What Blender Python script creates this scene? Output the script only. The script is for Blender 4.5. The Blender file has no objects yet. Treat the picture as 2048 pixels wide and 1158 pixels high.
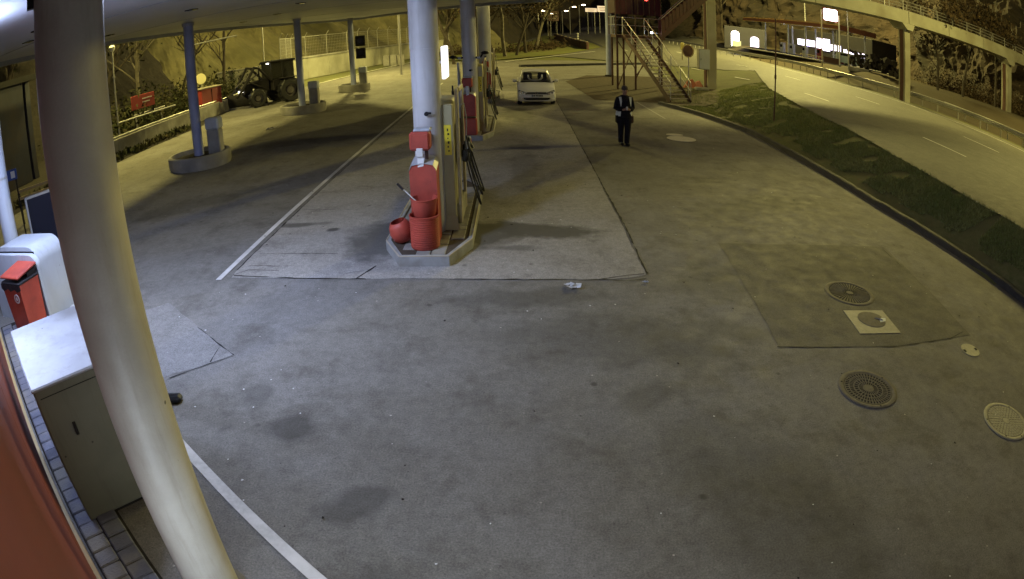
import bpy, math, random
import numpy as np
from mathutils import Vector, Matrix, noise
SC = bpy.context.scene
COL = SC.collection
rnd = random.Random(7)

# ------------------------------------------------------------------ camera
CAM_H = 3.5
PITCH, ROLL, YAW = 1.180851467679025, -0.04382374394319573, 0.10588172614573531
FK = (4.47423599e-02, 7.85382291e-05, -2.87524343e-06, 5.38790218e-07)
CXP, CYP = 912.23, 546.22
ROT = Matrix.Rotation(YAW, 3, 'Z') @ Matrix.Rotation(PITCH, 3, 'X') @ Matrix.Rotation(ROLL, 3, 'Z')
cam = bpy.data.cameras.new('camera')
cam_ob = bpy.data.objects.new('camera', cam)
COL.objects.link(cam_ob)
cam_ob.matrix_world = Matrix.Translation((0, 0, CAM_H)) @ ROT.to_4x4()
cam.type = 'PANO'
cam.panorama_type = 'FISHEYE_LENS_POLYNOMIAL'
cam.sensor_fit = 'HORIZONTAL'
cam.sensor_width = 36
cam.fisheye_fov = math.radians(180)
cam.fisheye_polynomial_k0 = 0.0
cam.fisheye_polynomial_k1 = -FK[0]
cam.fisheye_polynomial_k2 = -FK[1]
cam.fisheye_polynomial_k3 = -FK[2]
cam.fisheye_polynomial_k4 = -FK[3]
cam.shift_x = (1024 - CXP) / 2048
cam.shift_y = (CYP - 579) / 1158
cam.clip_start = 0.02
cam.clip_end = 2000
SC.camera = cam_ob

# ------------------------------------------------------------------ world, night sky
world = bpy.data.worlds.new('World'); SC.world = world; world.use_nodes = True
wn = world.node_tree.nodes; wl = world.node_tree.links
bg = wn['Background']
sky = wn.new('ShaderNodeTexSky'); sky.sky_type = 'NISHITA'; sky.sun_disc = False
sky.sun_elevation = math.radians(-6); sky.sun_rotation = math.radians(200)
sky.air_density = 1.5; sky.dust_density = 3
tint = wn.new('ShaderNodeMix'); tint.data_type = 'RGBA'; tint.blend_type = 'ADD'
tint.inputs[0].default_value = 1.0
tint.inputs[7].default_value = (0.52, 0.445, 0.365, 1)     # even fill added to lift the night shadows
wl.new(sky.outputs[0], tint.inputs[6]); wl.new(tint.outputs[2], bg.inputs[0])
bg.inputs[1].default_value = 0.15

SC.view_settings.view_transform = 'Standard'
SC.view_settings.look = 'None'
SC.view_settings.exposure = 0.27
SC.view_settings.gamma = 1.0
SC.view_settings.use_curve_mapping = False
try:
    SC.cycles.use_denoising = True
    SC.cycles.max_bounces = 5
    SC.cycles.sample_clamp_indirect = 4
except Exception:
    pass

SODIUM = (1.0, 0.85, 0.25)
COOL = (0.56, 0.67, 1.0)

def lamp(name, loc, power, color, radius=0.15, kind='POINT', rot=None, size=None, spot=None):
    l = bpy.data.lights.new(name, kind)
    l.energy = power; l.color = color
    if kind == 'POINT': l.shadow_soft_size = radius
    if kind == 'SPOT':
        l.shadow_soft_size = radius; l.spot_size = math.radians(spot or 150); l.spot_blend = 0.6
    if kind == 'AREA':
        l.shape = 'RECTANGLE'; l.size, l.size_y = size
    o = bpy.data.objects.new(name, l); COL.objects.link(o); o.location = loc
    if rot: o.rotation_euler = rot
    return o

# ------------------------------------------------------------------ measuring: photo pixel (2048 px wide) -> world
def ray(px, py):
    x = px - CXP; y = -(py - CYP); r = math.hypot(x, y) + 1e-9
    m = r * 36 / 2048
    th = sum(k * m ** (i + 1) for i, k in enumerate(FK))
    return ROT @ Vector((math.sin(th) * x / r, math.sin(th) * y / r, -math.cos(th)))
def G(px, py, z=0.0):
    d = ray(px, py); t = (z - CAM_H) / d.z
    return (d.x * t, d.y * t)
def lerp(a, b, t): return a + (b - a) * t
def ss(t):
    t = min(1, max(0, t)); return t * t * (3 - 2 * t)
def interp(v, pts):
    if v <= pts[0][0]: return pts[0][1]
    for (a, b), (c, d) in zip(pts, pts[1:]):
        if v <= c: return lerp(b, d, (v - a) / (c - a))
    return pts[-1][1]
KERB = [(-6, 10.3), (4, 9.85), (7, 9.59), (9.6, 9.29), (12.7, 8.95), (17.4, 8.88), (22, 8.8), (26, 7.98), (28.1, 7.25)]
RE0 = [(0, 10.05), (7, 9.65), (9.6, 9.36), (12.7, 9.02), (22, 8.9), (28, 9.3), (38, 12.8), (64, 14)]
RE1 = [(0, 11.1), (8, 11.0), (11.8, 11.0), (18.4, 11.8), (28, 13.1), (38, 16.5), (64, 24)]
def T(x, y):
    a, b = interp(y, RE0), interp(y, RE1)
    t = min(1, max(0, (x - a) / (b - a))); z = .10 * ss(t * 9) + .85 * (t * .8 + .2 * ss(t))
    z += 1.45 * ss((x - 31.5) / 4.5)
    z += 2.1 * ss((y - 62) / 140) * ss((x + 10) / 12)
    return z
def GT(px, py, dz=0.0):
    d = ray(px, py); t = 2.0
    while t < 400:
        x, y, z = d.x * t, d.y * t, CAM_H + d.z * t
        if z <= T(x, y) + dz: return (x, y)
        t *= 1.004
    return (d.x * t, d.y * t)

# ------------------------------------------------------------------ materials
def mat(name, base, rough=0.7, metal=0.0, spec=0.4):
    m = bpy.data.materials.new(name); m.use_nodes = True
    b = m.node_tree.nodes['Principled BSDF']
    b.inputs['Base Color'].default_value = (*base, 1)
    b.inputs['Roughness'].default_value = rough
    b.inputs['Metallic'].default_value = metal
    b.inputs['Specular IOR Level'].default_value = spec
    return m
def N(m, t, **kw):
    n = m.node_tree.nodes.new(t)
    for k, v in kw.items():
        if k.startswith('i_'): n.inputs[int(k[2:])].default_value = v
        else: setattr(n, k, v)
    return n
def L(m, a, b): m.node_tree.links.new(a, b)
def texco(m, world=False):
    if world:
        g = N(m, 'ShaderNodeNewGeometry'); return g.outputs['Position']
    return N(m, 'ShaderNodeTexCoord').outputs['Object']
def noisy(name, c1, c2, scale=3.0, rough=0.7, metal=0.0, bump=0.0, bscale=60, detail=6, c3=None, s3=0.4, world=False, spec=0.4, grime=None):
    """base colour that wanders between two tones, a second large-scale tone, fine bump"""
    m = mat(name, c1, rough, metal, spec)
    b = m.node_tree.nodes['Principled BSDF']
    co = texco(m, world)
    n = N(m, 'ShaderNodeTexNoise'); n.inputs['Scale'].default_value = scale; n.inputs['Detail'].default_value = detail
    n.inputs['Roughness'].default_value = 0.65
    L(m, co, n.inputs['Vector'])
    r = N(m, 'ShaderNodeValToRGB'); r.color_ramp.elements[0].position = 0.32; r.color_ramp.elements[1].position = 0.68
    r.color_ramp.elements[0].color = (*c1, 1); r.color_ramp.elements[1].color = (*c2, 1)
    L(m, n.outputs[0], r.inputs[0])
    out = r.outputs[0]
    if c3:
        n3 = N(m, 'ShaderNodeTexNoise'); n3.inputs['Scale'].default_value = s3; n3.inputs['Detail'].default_value = 4
        L(m, co, n3.inputs['Vector'])
        r3 = N(m, 'ShaderNodeValToRGB'); r3.color_ramp.elements[0].position = 0.45; r3.color_ramp.elements[1].position = 0.66
        L(m, n3.outputs[0], r3.inputs[0])
        mx = N(m, 'ShaderNodeMix', data_type='RGBA')
        L(m, r3.outputs[0], mx.inputs[0]); L(m, out, mx.inputs[6]); mx.inputs[7].default_value = (*c3, 1)
        out = mx.outputs[2]
    if grime:
        vg = N(m, 'ShaderNodeTexVoronoi'); vg.inputs['Scale'].default_value = grime; L(m, co, vg.inputs['Vector'])
        rg_ = N(m, 'ShaderNodeValToRGB'); rg_.color_ramp.elements[0].position = .045; rg_.color_ramp.elements[1].position = .07
        rg_.color_ramp.elements[0].color = (.8, .8, .8, 1); rg_.color_ramp.elements[1].color = (0, 0, 0, 1); L(m, vg.outputs['Distance'], rg_.inputs[0])
        nk = N(m, 'ShaderNodeTexNoise'); nk.inputs['Scale'].default_value = grime * .4; L(m, co, nk.inputs['Vector'])
        gt = N(m, 'ShaderNodeMath', operation='GREATER_THAN'); gt.inputs[1].default_value = .54; L(m, nk.outputs[0], gt.inputs[0])
        ml = N(m, 'ShaderNodeMath', operation='MULTIPLY'); L(m, rg_.outputs[0], ml.inputs[0]); L(m, gt.outputs[0], ml.inputs[1])
        sm = N(m, 'ShaderNodeMapping'); sm.inputs['Scale'].default_value = (5, 5, .5); L(m, co, sm.inputs['Vector'])
        ns = N(m, 'ShaderNodeTexNoise'); ns.inputs['Scale'].default_value = 2.2; ns.inputs['Detail'].default_value = 7; ns.inputs['Roughness'].default_value = .7; L(m, sm.outputs[0], ns.inputs['Vector'])
        rs = N(m, 'ShaderNodeValToRGB'); rs.color_ramp.elements[0].position = .52; rs.color_ramp.elements[1].position = .78; rs.color_ramp.elements[1].color = (.5, .5, .5, 1); L(m, ns.outputs[0], rs.inputs[0])
        mx = N(m, 'ShaderNodeMix', data_type='RGBA'); L(m, rs.outputs[0], mx.inputs[0]); L(m, out, mx.inputs[6]); mx.inputs[7].default_value = (c1[0] * .5, c1[1] * .46, c1[2] * .4, 1)
        m2 = N(m, 'ShaderNodeMix', data_type='RGBA'); L(m, ml.outputs[0], m2.inputs[0]); L(m, mx.outputs[2], m2.inputs[6]); m2.inputs[7].default_value = (.03, .025, .02, 1)
        out = m2.outputs[2]
    L(m, out, b.inputs['Base Color'])
    if bump:
        n2 = N(m, 'ShaderNodeTexNoise'); n2.inputs['Scale'].default_value = bscale; n2.inputs['Detail'].default_value = 4
        L(m, co, n2.inputs['Vector'])
        bp = N(m, 'ShaderNodeBump'); bp.inputs['Strength'].default_value = bump; bp.inputs['Distance'].default_value = 0.02
        L(m, n2.outputs[0], bp.inputs['Height']); L(m, bp.outputs[0], b.inputs['Normal'])
    return m
def glow(name, col, strength):
    m = bpy.data.materials.new(name); m.use_nodes = True
    b = m.node_tree.nodes['Principled BSDF']
    b.inputs['Base Color'].default_value = (*col, 1)
    b.inputs['Emission Color'].default_value = (*col, 1)
    b.inputs['Emission Strength'].default_value = strength
    return m

def ground_mat(name, base, dark, light, stains_shade=(), rough=0.72, tyre=True, specks=0.8):
    """asphalt or concrete: aggregate, patches of wear, lighter dust, dark oil marks and painted shade at their places, chewing-gum spots"""
    m = mat(name, base, rough, 0, 0.22)
    b = m.node_tree.nodes['Principled BSDF']
    co = texco(m, True)
    def tex(scale, detail=5, rg=0.6, dist=0.0, vec=co):
        n = N(m, 'ShaderNodeTexNoise'); n.inputs['Scale'].default_value = scale
        n.inputs['Detail'].default_value = detail; n.inputs['Roughness'].default_value = rg
        n.inputs['Distortion'].default_value = dist
        L(m, vec, n.inputs['Vector']); return n.outputs[0]
    def ramp(v, a, c, ca=(0, 0, 0), cc=(1, 1, 1)):
        r = N(m, 'ShaderNodeValToRGB'); e = r.color_ramp.elements
        e[0].position, e[1].position = a, c; e[0].color = (*ca, 1); e[1].color = (*cc, 1)
        L(m, v, r.inputs[0]); return r.outputs[0]
    def mix(f, a, c, mode='MIX', fac=None):
        x = N(m, 'ShaderNodeMix', data_type='RGBA', blend_type=mode)
        if fac is not None: x.inputs[0].default_value = fac
        else: L(m, f, x.inputs[0])
        for s, v in ((6, a), (7, c)):
            if isinstance(v, tuple): x.inputs[s].default_value = (*v, 1)
            else: L(m, v, x.inputs[s])
        return x.outputs[2]
    c = mix(ramp(tex(0.45, 6, 0.6, 0.1), 0.35, 0.68), base, light)
    c = mix(ramp(tex(1.3, 7, 0.7, 0.1), 0.50, 0.72), c, dark)
    st_ = N(m, 'ShaderNodeMapping'); st_.inputs['Scale'].default_value = (1.6, .35, 1); st_.inputs['Rotation'].default_value = (0, 0, .12); L(m, co, st_.inputs['Vector'])
    c = mix(ramp(tex(0.9, 8, 0.72, .15, st_.outputs[0]), 0.52, 0.74, (0, 0, 0), (.55, .55, .55)), c, tuple(k * .62 for k in base))
    c = mix(ramp(tex(4.4, 6, 0.8, .1), 0.60, 0.70, (0, 0, 0), (.6, .6, .6)), c, tuple(k * .55 for k in base))
    vd = N(m, 'ShaderNodeTexVoronoi'); vd.inputs['Scale'].default_value = 9.5; L(m, co, vd.inputs['Vector'])
    c = mix(ramp(vd.outputs['Distance'], 0.06, 0.10, (.55, .55, .55), (0, 0, 0)), c, tuple(k * .45 for k in base))
    # grain
    g = ramp(tex(55, 3, 0.8), 0.3, 0.72, (0.6, 0.6, 0.6), (1.36, 1.36, 1.36))
    c = mix(None, c, g, 'MULTIPLY', 1.0)
    g2 = ramp(tex(9, 6, 0.75), 0.3, 0.7, (0.8, 0.8, 0.8), (1.18, 1.18, 1.18))
    c = mix(None, c, g2, 'MULTIPLY', 1.0)
    # small light chips
    v = N(m, 'ShaderNodeTexVoronoi'); v.inputs['Scale'].default_value = 4.2; L(m, co, v.inputs['Vector'])
    sp = ramp(v.outputs['Distance'], 0.035, 0.055, (1, 1, 1), (0, 0, 0))
    rn = ramp(tex(2.3, 1), 0.50, 0.56)
    f = N(m, 'ShaderNodeMath', operation='MULTIPLY'); L(m, sp, f.inputs[0]); L(m, rn, f.inputs[1])
    f2 = N(m, 'ShaderNodeMath', operation='MULTIPLY'); L(m, f.outputs[0], f2.inputs[0]); f2.inputs[1].default_value = specks
    c = mix(f2.outputs[0], c, tuple(min(0.5, k * 3.2) for k in base))
    # dark gum spots
    v = N(m, 'ShaderNodeTexVoronoi'); v.inputs['Scale'].default_value = 1.7; L(m, co, v.inputs['Vector'])
    wob = tex(14, 2)
    ad = N(m, 'ShaderNodeMath', operation='MULTIPLY_ADD'); L(m, wob, ad.inputs[0]); ad.inputs[1].default_value = 0.09; L(m, v.outputs['Distance'], ad.inputs[2])
    sp = ramp(ad.outputs[0], 0.085, 0.13, (1, 1, 1), (0, 0, 0))
    rn = ramp(tex(1.1, 1), 0.47, 0.53)
    f = N(m, 'ShaderNodeMath', operation='MULTIPLY'); L(m, sp, f.inputs[0]); L(m, rn, f.inputs[1])
    f2 = N(m, 'ShaderNodeMath', operation='MULTIPLY'); L(m, f.outputs[0], f2.inputs[0]); f2.inputs[1].default_value = 0.75
    c = mix(f2.outputs[0], c, tuple(k * 0.35 for k in base))
    # stains: (x, y, rx, ry, angle, strength), some of them painted shade
    wn_ = N(m, 'ShaderNodeTexNoise'); wn_.inputs['Scale'].default_value = 2.2; wn_.inputs['Detail'].default_value = 5
    L(m, co, wn_.inputs['Vector'])
    for (sx, sy, rx, ry, an, st) in stains_shade:
        mp = N(m, 'ShaderNodeMapping', vector_type='TEXTURE')
        mp.inputs['Location'].default_value = (sx, sy, 0); mp.inputs['Rotation'].default_value = (0, 0, math.radians(an))
        mp.inputs['Scale'].default_value = (rx, ry, 1000)
        L(m, co, mp.inputs['Vector'])
        ln = N(m, 'ShaderNodeVectorMath', operation='LENGTH'); L(m, mp.outputs[0], ln.inputs[0])
        ad = N(m, 'ShaderNodeMath', operation='MULTIPLY_ADD'); L(m, wn_.outputs[0], ad.inputs[0]); ad.inputs[1].default_value = 1.5; L(m, ln.outputs['Value'], ad.inputs[2])
        rr = ramp(ad.outputs[0], 0.95, 1.0, (st, st, st), (0, 0, 0))
        rr.node.color_ramp.elements[0].position = 0.62; rr.node.color_ramp.elements[1].position = 1.0
        sb = N(m, 'ShaderNodeMath', operation='SUBTRACT'); L(m, ad.outputs[0], sb.inputs[0]); sb.inputs[1].default_value = 0.72
        m.node_tree.links.new(sb.outputs[0], rr.node.inputs[0])
        rr.node.color_ramp.elements[0].position = 0.55; rr.node.color_ramp.elements[1].position = 1.0
        c = mix(rr, c, tuple(k * 0.28 for k in base))
    L(m, c, b.inputs['Base Color'])
    rg = ramp(tex(3.0, 4), 0.3, 0.7, (rough - 0.02,) * 3, (rough + 0.14,) * 3)
    L(m, rg, b.inputs['Roughness'])
    bp = N(m, 'ShaderNodeBump'); bp.inputs['Strength'].default_value = 0.35; bp.inputs['Distance'].default_value = 0.008
    L(m, tex(48, 4, 0.8), bp.inputs['Height']); L(m, bp.outputs[0], b.inputs['Normal'])
    return m

# ------------------------------------------------------------------ mesh builder
class MB:
    def __init__(s): s.v = []; s.f = []; s.mi = []; s.cur = 0
    def add(s, vs, fs):
        o = len(s.v); s.v += [tuple(p) for p in vs]; s.f += [tuple(i + o for i in f) for f in fs]; s.mi += [s.cur] * len(fs)
        return s
    def box(s, c, d, rz=0, bev=0.0, rot=None):
        x, y, z = [k / 2 for k in d]; R = rot if rot is not None else Matrix.Rotation(rz, 3, 'Z')
        b = min(bev, x * 0.9, y * 0.9, z * 0.9)
        if b <= 0:
            vs = [(i * x, j * y, k * z) for i in (-1, 1) for j in (-1, 1) for k in (-1, 1)]
            fs = [(0, 1, 3, 2), (4, 6, 7, 5), (0, 4, 5, 1), (2, 3, 7, 6), (0, 2, 6, 4), (1, 5, 7, 3)]
        else:
            vs = []; idx = {}
            for i in (-1, 1):
                for j in (-1, 1):
                    for k in (-1, 1):
                        for a in range(3):
                            p = [i * (x - b), j * (y - b), k * (z - b)]
                            p[a] = (i * x, j * y, k * z)[a]
                            idx[i, j, k, a] = len(vs); vs.append(tuple(p))
            fs = []
            for a in range(3):
                o1, o2 = [q for q in range(3) if q != a]
                for sgn in (-1, 1):
                    ring = []
                    for (u, w) in ((-1, -1), (1, -1), (1, 1), (-1, 1)):
                        key = [0, 0, 0]; key[a] = sgn; key[o1] = u; key[o2] = w
                        ring.append(idx[(*key, a)])
                    fs.append(tuple(ring))
            for a in range(3):
                o1, o2 = [q for q in range(3) if q != a]
                for u in (-1, 1):
                    for w in (-1, 1):
                        k1 = [0, 0, 0]; k1[o1] = u; k1[o2] = w
                        ka = list(k1); ka[a] = -1; kb = list(k1); kb[a] = 1
                        fs.append((idx[(*ka, o1)], idx[(*kb, o1)], idx[(*kb, o2)], idx[(*ka, o2)]))
            for i in (-1, 1):
                for j in (-1, 1):
                    for k in (-1, 1):
                        fs.append((idx[i, j, k, 0], idx[i, j, k, 1], idx[i, j, k, 2]))
        C = Vector(c)
        return s.add([tuple(R @ Vector(p) + C) for p in vs], fs)
    def prism(s, poly, z0, z1):
        n = len(poly)
        vs = [(x, y, z0) for x, y in poly] + [(x, y, z1) for x, y in poly]
        fs = [tuple(range(n - 1, -1, -1)), tuple(range(n, 2 * n))] + [(i, (i + 1) % n, n + (i + 1) % n, n + i) for i in range(n)]
        return s.add(vs, fs)
    def cyl(s, p0, p1, r0, r1=None, n=16, cap=True):
        r1 = r0 if r1 is None else r1
        p0, p1 = Vector(p0), Vector(p1); d = (p1 - p0).normalized()
        a = d.orthogonal().normalized(); b = d.cross(a)
        vs = []
        for p, r in ((p0, r0), (p1, r1)):
            for i in range(n):
                t = 2 * math.pi * i / n; vs.append(tuple(p + (a * math.cos(t) + b * math.sin(t)) * r))
        fs = [(i, (i + 1) % n, n + (i + 1) % n, n + i) for i in range(n)]
        if cap: fs += [tuple(range(n - 1, -1, -1)), tuple(range(n, 2 * n))]
        return s.add(vs, fs)
    def tube(s, pts, r, n=8):
        pts = [Vector(p) for p in pts]; rs = r if isinstance(r, (list, tuple)) else [r] * len(pts)
        vs = []; a = None
        for i, p in enumerate(pts):
            d = (pts[min(i + 1, len(pts) - 1)] - pts[max(i - 1, 0)]).normalized()
            if a is None: a = d.orthogonal().normalized()
            else: a = (a - d * a.dot(d)).normalized()
            b = d.cross(a)
            for k in range(n):
                t = 2 * math.pi * k / n; vs.append(tuple(p + (a * math.cos(t) + b * math.sin(t)) * rs[i]))
        fs = []
        for i in range(len(pts) - 1):
            for k in range(n):
                fs.append((i * n + k, i * n + (k + 1) % n, (i + 1) * n + (k + 1) % n, (i + 1) * n + k))
        fs += [tuple(range(n - 1, -1, -1)), tuple(range((len(pts) - 1) * n, len(pts) * n))]
        return s.add(vs, fs)
    def lathe(s, prof, n=24, c=(0, 0, 0)):
        vs = []
        for r, z in prof:
            for k in range(n):
                t = 2 * math.pi * k / n; vs.append((c[0] + r * math.cos(t), c[1] + r * math.sin(t), c[2] + z))
        fs = [(i * n + k, i * n + (k + 1) % n, (i + 1) * n + (k + 1) % n, (i + 1) * n + k) for i in range(len(prof) - 1) for k in range(n)]
        return s.add(vs, fs)
    def quad(s, a, b, c, d): return s.add([a, b, c, d], [(0, 1, 2, 3)])
    def build(s, name, m, parent=None, origin=(0, 0, 0), smooth=False, loc=None):
        me = bpy.data.meshes.new(name)
        o_ = Vector(origin)
        me.from_pydata([tuple(Vector(p) - o_) for p in s.v], [], s.f)
        for k in (m if isinstance(m, (list, tuple)) else [m]): me.materials.append(k)
        me.polygons.foreach_set('material_index', s.mi)
        me.validate(); 
        import bmesh
        bm = bmesh.new(); bm.from_mesh(me)
        if len(s.f) < 60000: bmesh.ops.recalc_face_normals(bm, faces=bm.faces)
        bm.to_mesh(me); bm.free()
        if smooth:
            me.polygons.foreach_set('use_smooth', [True] * len(me.polygons))
            try: me.set_sharp_from_angle(angle=math.radians(40))
            except Exception: pass
        me.update()
        o = bpy.data.objects.new(name, me); COL.objects.link(o)
        if parent is not None: o.parent = parent
        o.location = loc if loc is not None else origin
        return o

def tag(o, label=None, cat=None, group=None, kind=None):
    if label: o['label'] = label
    if cat: o['category'] = cat
    if group: o['group'] = group
    if kind: o['kind'] = kind
    return o
def thing(name, loc, label, cat, group=None, rz=0):
    o = bpy.data.objects.new(name, None); COL.objects.link(o)
    o.location = loc; o.rotation_euler = (0, 0, rz); o.empty_display_size = 0.2
    return tag(o, label, cat, group)
def dup(src, loc=None, rz=None, label=None, parent=None):
    c = src.copy(); COL.objects.link(c)
    if parent is not None: c.parent = parent
    if loc is not None: c.location = loc
    if rz is not None: c.rotation_euler = (0, 0, rz)
    if label: c['label'] = label
    for ch in list(src.children): dup(ch, parent=c)
    return c
def sheet(name, poly, z, m, label=None):
    """flat sheet from a polygon, one n-gon"""
    b = MB(); b.add([(x, y, z) for x, y in poly], [tuple(range(len(poly)))])
    return tag(b.build(name, m), label, kind='structure')
def ribbon(name, pts, w, zoff, m, kind='structure', zf=None, parent=None):
    b = MB(); P = [Vector((x, y, 0)) for x, y in pts]; vs = []
    for i, p in enumerate(P):
        d = (P[min(i + 1, len(P) - 1)] - P[max(i - 1, 0)]).normalized(); n = Vector((-d.y, d.x, 0))
        for sg in (1, -1):
            q = p + n * w / 2 * sg; vs.append((q.x, q.y, (zf(q.x, q.y) if zf else 0) + zoff))
    b.add(vs, [(2 * i, 2 * i + 1, 2 * i + 3, 2 * i + 2) for i in range(len(P) - 1)])
    o = b.build(name, m, parent)
    if kind: tag(o, kind=kind)
    return o
def dense(pts, step=1.0):
    out = []
    for (a, b), (c, d) in zip(pts, pts[1:]):
        n = max(1, int(math.hypot(c - a, d - b) / step))
        out += [(lerp(a, c, i / n), lerp(b, d, i / n)) for i in range(n)]
    return out + [pts[-1]]
LP_A, LP_B, LP_C, LP_D, LP_E, LP_F = 10000, 98000, 400, 8500, 12000, 1300
LP_K1, LP_K2, LP_DL, LP_S, LP_W = 14, 165, 260, .12, 38
# ================================================================== MATERIALS
M = {}
M['asphalt'] = ground_mat('asphalt_forecourt', (0.145, 0.135, 0.116), (0.097, 0.088, 0.074), (0.195, 0.187, 0.175), stains_shade=[
    (3.2, 8.2, 1.3, 0.9, 20, .35), (1.2, 6.4, 1.8, 0.8, -10, .4), (2.2, 3.4, 0.9, 2.0, 20, .30), (-1.3, 3.55, .26, .42, -38, .55),
    (-.95, 2.75, .24, .34, -30, .35), (-2.7, 5.1, .22, .3, 10, .4), (1.3, 5.2, .5, .25, 30, .35), (2.6, 6.6, .9, .35, -20, .35), (0.1, 7.6, 1.3, .35, 5, .45), (5.2, 12.2, 2.2, .8, 20, .45), (3.3, 19.0, 5.5, 1.0, 0, .3), (-7.5, 12.8, 2.6, .7, 40, .35),  # the wide faint one paints in the footbridge's shadow band
    (-2.2, 4.6, .35, .25, 0, .6), (.6, 2.4, .5, .25, 20, .5), (-6.6, 20.5, 3.0, .9, 10, .4), (4.6, 25, 1.2, 4.5, 0, .35)])
M['slab'] = ground_mat('concrete_slab', (0.275, 0.258, 0.232), (0.19, 0.175, 0.155), (0.32, 0.303, 0.275), stains_shade=[
    (0.35, 10.35, 1.35, 0.5, -6, .95), (-.55, 10.2, .8, .9, 0, .9), (-2.35, 9.9, .65, 1.3, 0, .8), (-3.35, 10.55, .16, .14, 0, 1.0),  # the tall one left of the island paints in its shadow
    (-.05, 9.5, .5, .18, 0, .55), (0.2, 17.9, .9, .6, 0, .6), (-4.1, 10.9, .7, .18, 5, .8), (.2, 15.2, .5, 2.8, 0, .3), (.1, 25, .8, 2.4, 0, .65)],
    rough=.75, specks=.25)
M['apron'] = ground_mat('apron_concrete', (0.19, 0.183, 0.17), (0.15, 0.142, 0.13), (0.215, 0.207, 0.193), specks=.2)
M['patch'] = ground_mat('asphalt_patch', (0.098, 0.090, 0.080), (0.075, 0.068, 0.06), (0.115, 0.107, 0.096), stains_shade=[(5.5, 8.6, 1.6, .7, 0, .3)], specks=.25)
M['road'] = ground_mat('asphalt_road', (0.098, 0.094, 0.078), (0.082, 0.078, 0.064), (0.115, 0.11, 0.092), stains_shade=[], specks=.1)
M['grass'] = noisy('grass_bank', (0.095, 0.11, 0.045), (0.15, 0.145, 0.07), 6, .95, bump=.9, bscale=30, c3=(.11, .105, .055), s3=.9, world=True, spec=.1)
M['lawn'] = noisy('lawn', (0.10, 0.115, 0.035), (0.16, 0.16, 0.06), .5, .95, bump=.6, bscale=12, c3=(.13, .115, .05), s3=.15, world=True, spec=.1)
M['blade'] = noisy('grass_blade', (0.17, 0.21, 0.07), (0.28, 0.29, 0.12), .8, .8, world=True, spec=.15)
M['soil'] = noisy('soil', (0.05, 0.04, 0.03), (0.09, 0.07, 0.05), 4, .95, bump=.8, bscale=20, world=True, spec=.1)
M['darksoil'] = noisy('dark_soil', (0.02, 0.018, 0.018), (0.04, 0.035, 0.03), 4, .95, bump=.8, bscale=20, spec=.1)
M['kerb'] = noisy('kerb_asphalt', (0.028, 0.027, 0.028), (0.05, 0.047, 0.045), 5, .8, bump=.5, world=True)
M['paint'] = noisy('road_paint', (0.52, 0.51, 0.49), (0.36, 0.35, 0.33), 14, .7, bump=.2, world=True, c3=(.62, .6, .58), s3=1.2)
M['wornpaint'] = noisy('worn_paint', (0.34, 0.33, 0.31), (0.17, 0.165, 0.155), 16, .75, world=True)
M['conc'] = noisy('concrete', (0.30, 0.29, 0.265), (0.22, 0.21, 0.19), 3, .85, bump=.4, bscale=40, c3=(.16, .15, .13), s3=.9)
M['conc_wall'] = noisy('retaining_wall', (0.34, 0.33, 0.27), (0.25, 0.24, 0.19), .8, .9, bump=.5, bscale=8, c3=(.2, .19, .14), s3=.25, world=True)
M['bridge'] = noisy('bridge_concrete', (0.36, 0.35, 0.27), (0.29, 0.28, 0.21), .9, .85, bump=.3, bscale=12, c3=(.24, .22, .16), s3=.4, world=True)
M['rock'] = noisy('rock_face', (0.055, 0.038, 0.024), (0.022, 0.016, 0.011), .35, .95, bump=1.0, bscale=2.5, c3=(.02, .017, .013), s3=.10, world=True, detail=9)
M['wood'] = noisy('wood_floor', (0.036, 0.028, 0.017), (0.016, 0.013, 0.009), .45, .95, bump=1.0, bscale=3, world=True, detail=8)
M['bankm'] = noisy('right_bank', (0.10, 0.08, 0.05), (0.05, 0.04, 0.026), .45, .95, bump=1.0, bscale=3, world=True, detail=8)
M['hill'] = noisy('hillside', (0.17, 0.15, 0.075), (0.085, 0.075, 0.035), .45, .95, bump=1.0, bscale=3, c3=(.07, .065, .03), s3=.13, world=True, detail=8)
M['column'] = noisy('painted_column', (0.56, 0.565, 0.57), (0.50, 0.505, 0.51), 2.5, .42, bump=.06, bscale=25, c3=(.46, .45, .43), s3=1.1, grime=4.0)
M['bigcolumn'] = noisy('painted_column_near', (0.40, 0.38, 0.335), (0.355, 0.335, 0.29), 3, .5, bump=.12, bscale=60, c3=(.31, .29, .25), s3=1.6, grime=5.0)
M['blue_col'] = noisy('blue_column', (0.30, 0.33, 0.50), (0.26, 0.29, 0.44), 3, .5, c3=(.2, .22, .31), s3=.8)
M['ceiling'] = noisy('canopy_ceiling', (0.46, 0.47, 0.52), (0.41, 0.42, 0.47), .5, .5, c3=(.36, .37, .42), s3=.25, world=True)
M['fascia'] = noisy('canopy_fascia', (0.30, 0.31, 0.34), (0.24, 0.25, 0.28), 1, .5, world=True)
M['red'] = noisy('red_plastic', (0.42, 0.070, 0.042), (0.35, 0.054, 0.034), 4, .5, c3=(.25, .042, .03), s3=2.5, bump=.03, grime=9.0)
M['redwall'] = noisy('red_cladding', (0.15, 0.038, 0.023), (0.13, 0.033, 0.021), 2, .6, c3=(.12, .033, .022), s3=1.2, bump=.05, spec=.2)
M['darkred'] = noisy('dark_red_steel', (0.075, 0.032, 0.022), (0.045, 0.022, 0.017), 3, .6, bump=.2)
M['rust'] = noisy('rusty_steel', (0.12, 0.06, 0.04), (0.07, 0.035, 0.03), 6, .8, bump=.3)
M['galv'] = noisy('galvanised_steel', (0.42, 0.41, 0.38), (0.33, 0.32, 0.3), 9, .45, metal=.5)
M['rail'] = noisy('guardrail_steel', (0.5, 0.49, 0.45), (0.36, 0.35, 0.32), 6, .4, metal=.65)
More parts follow.
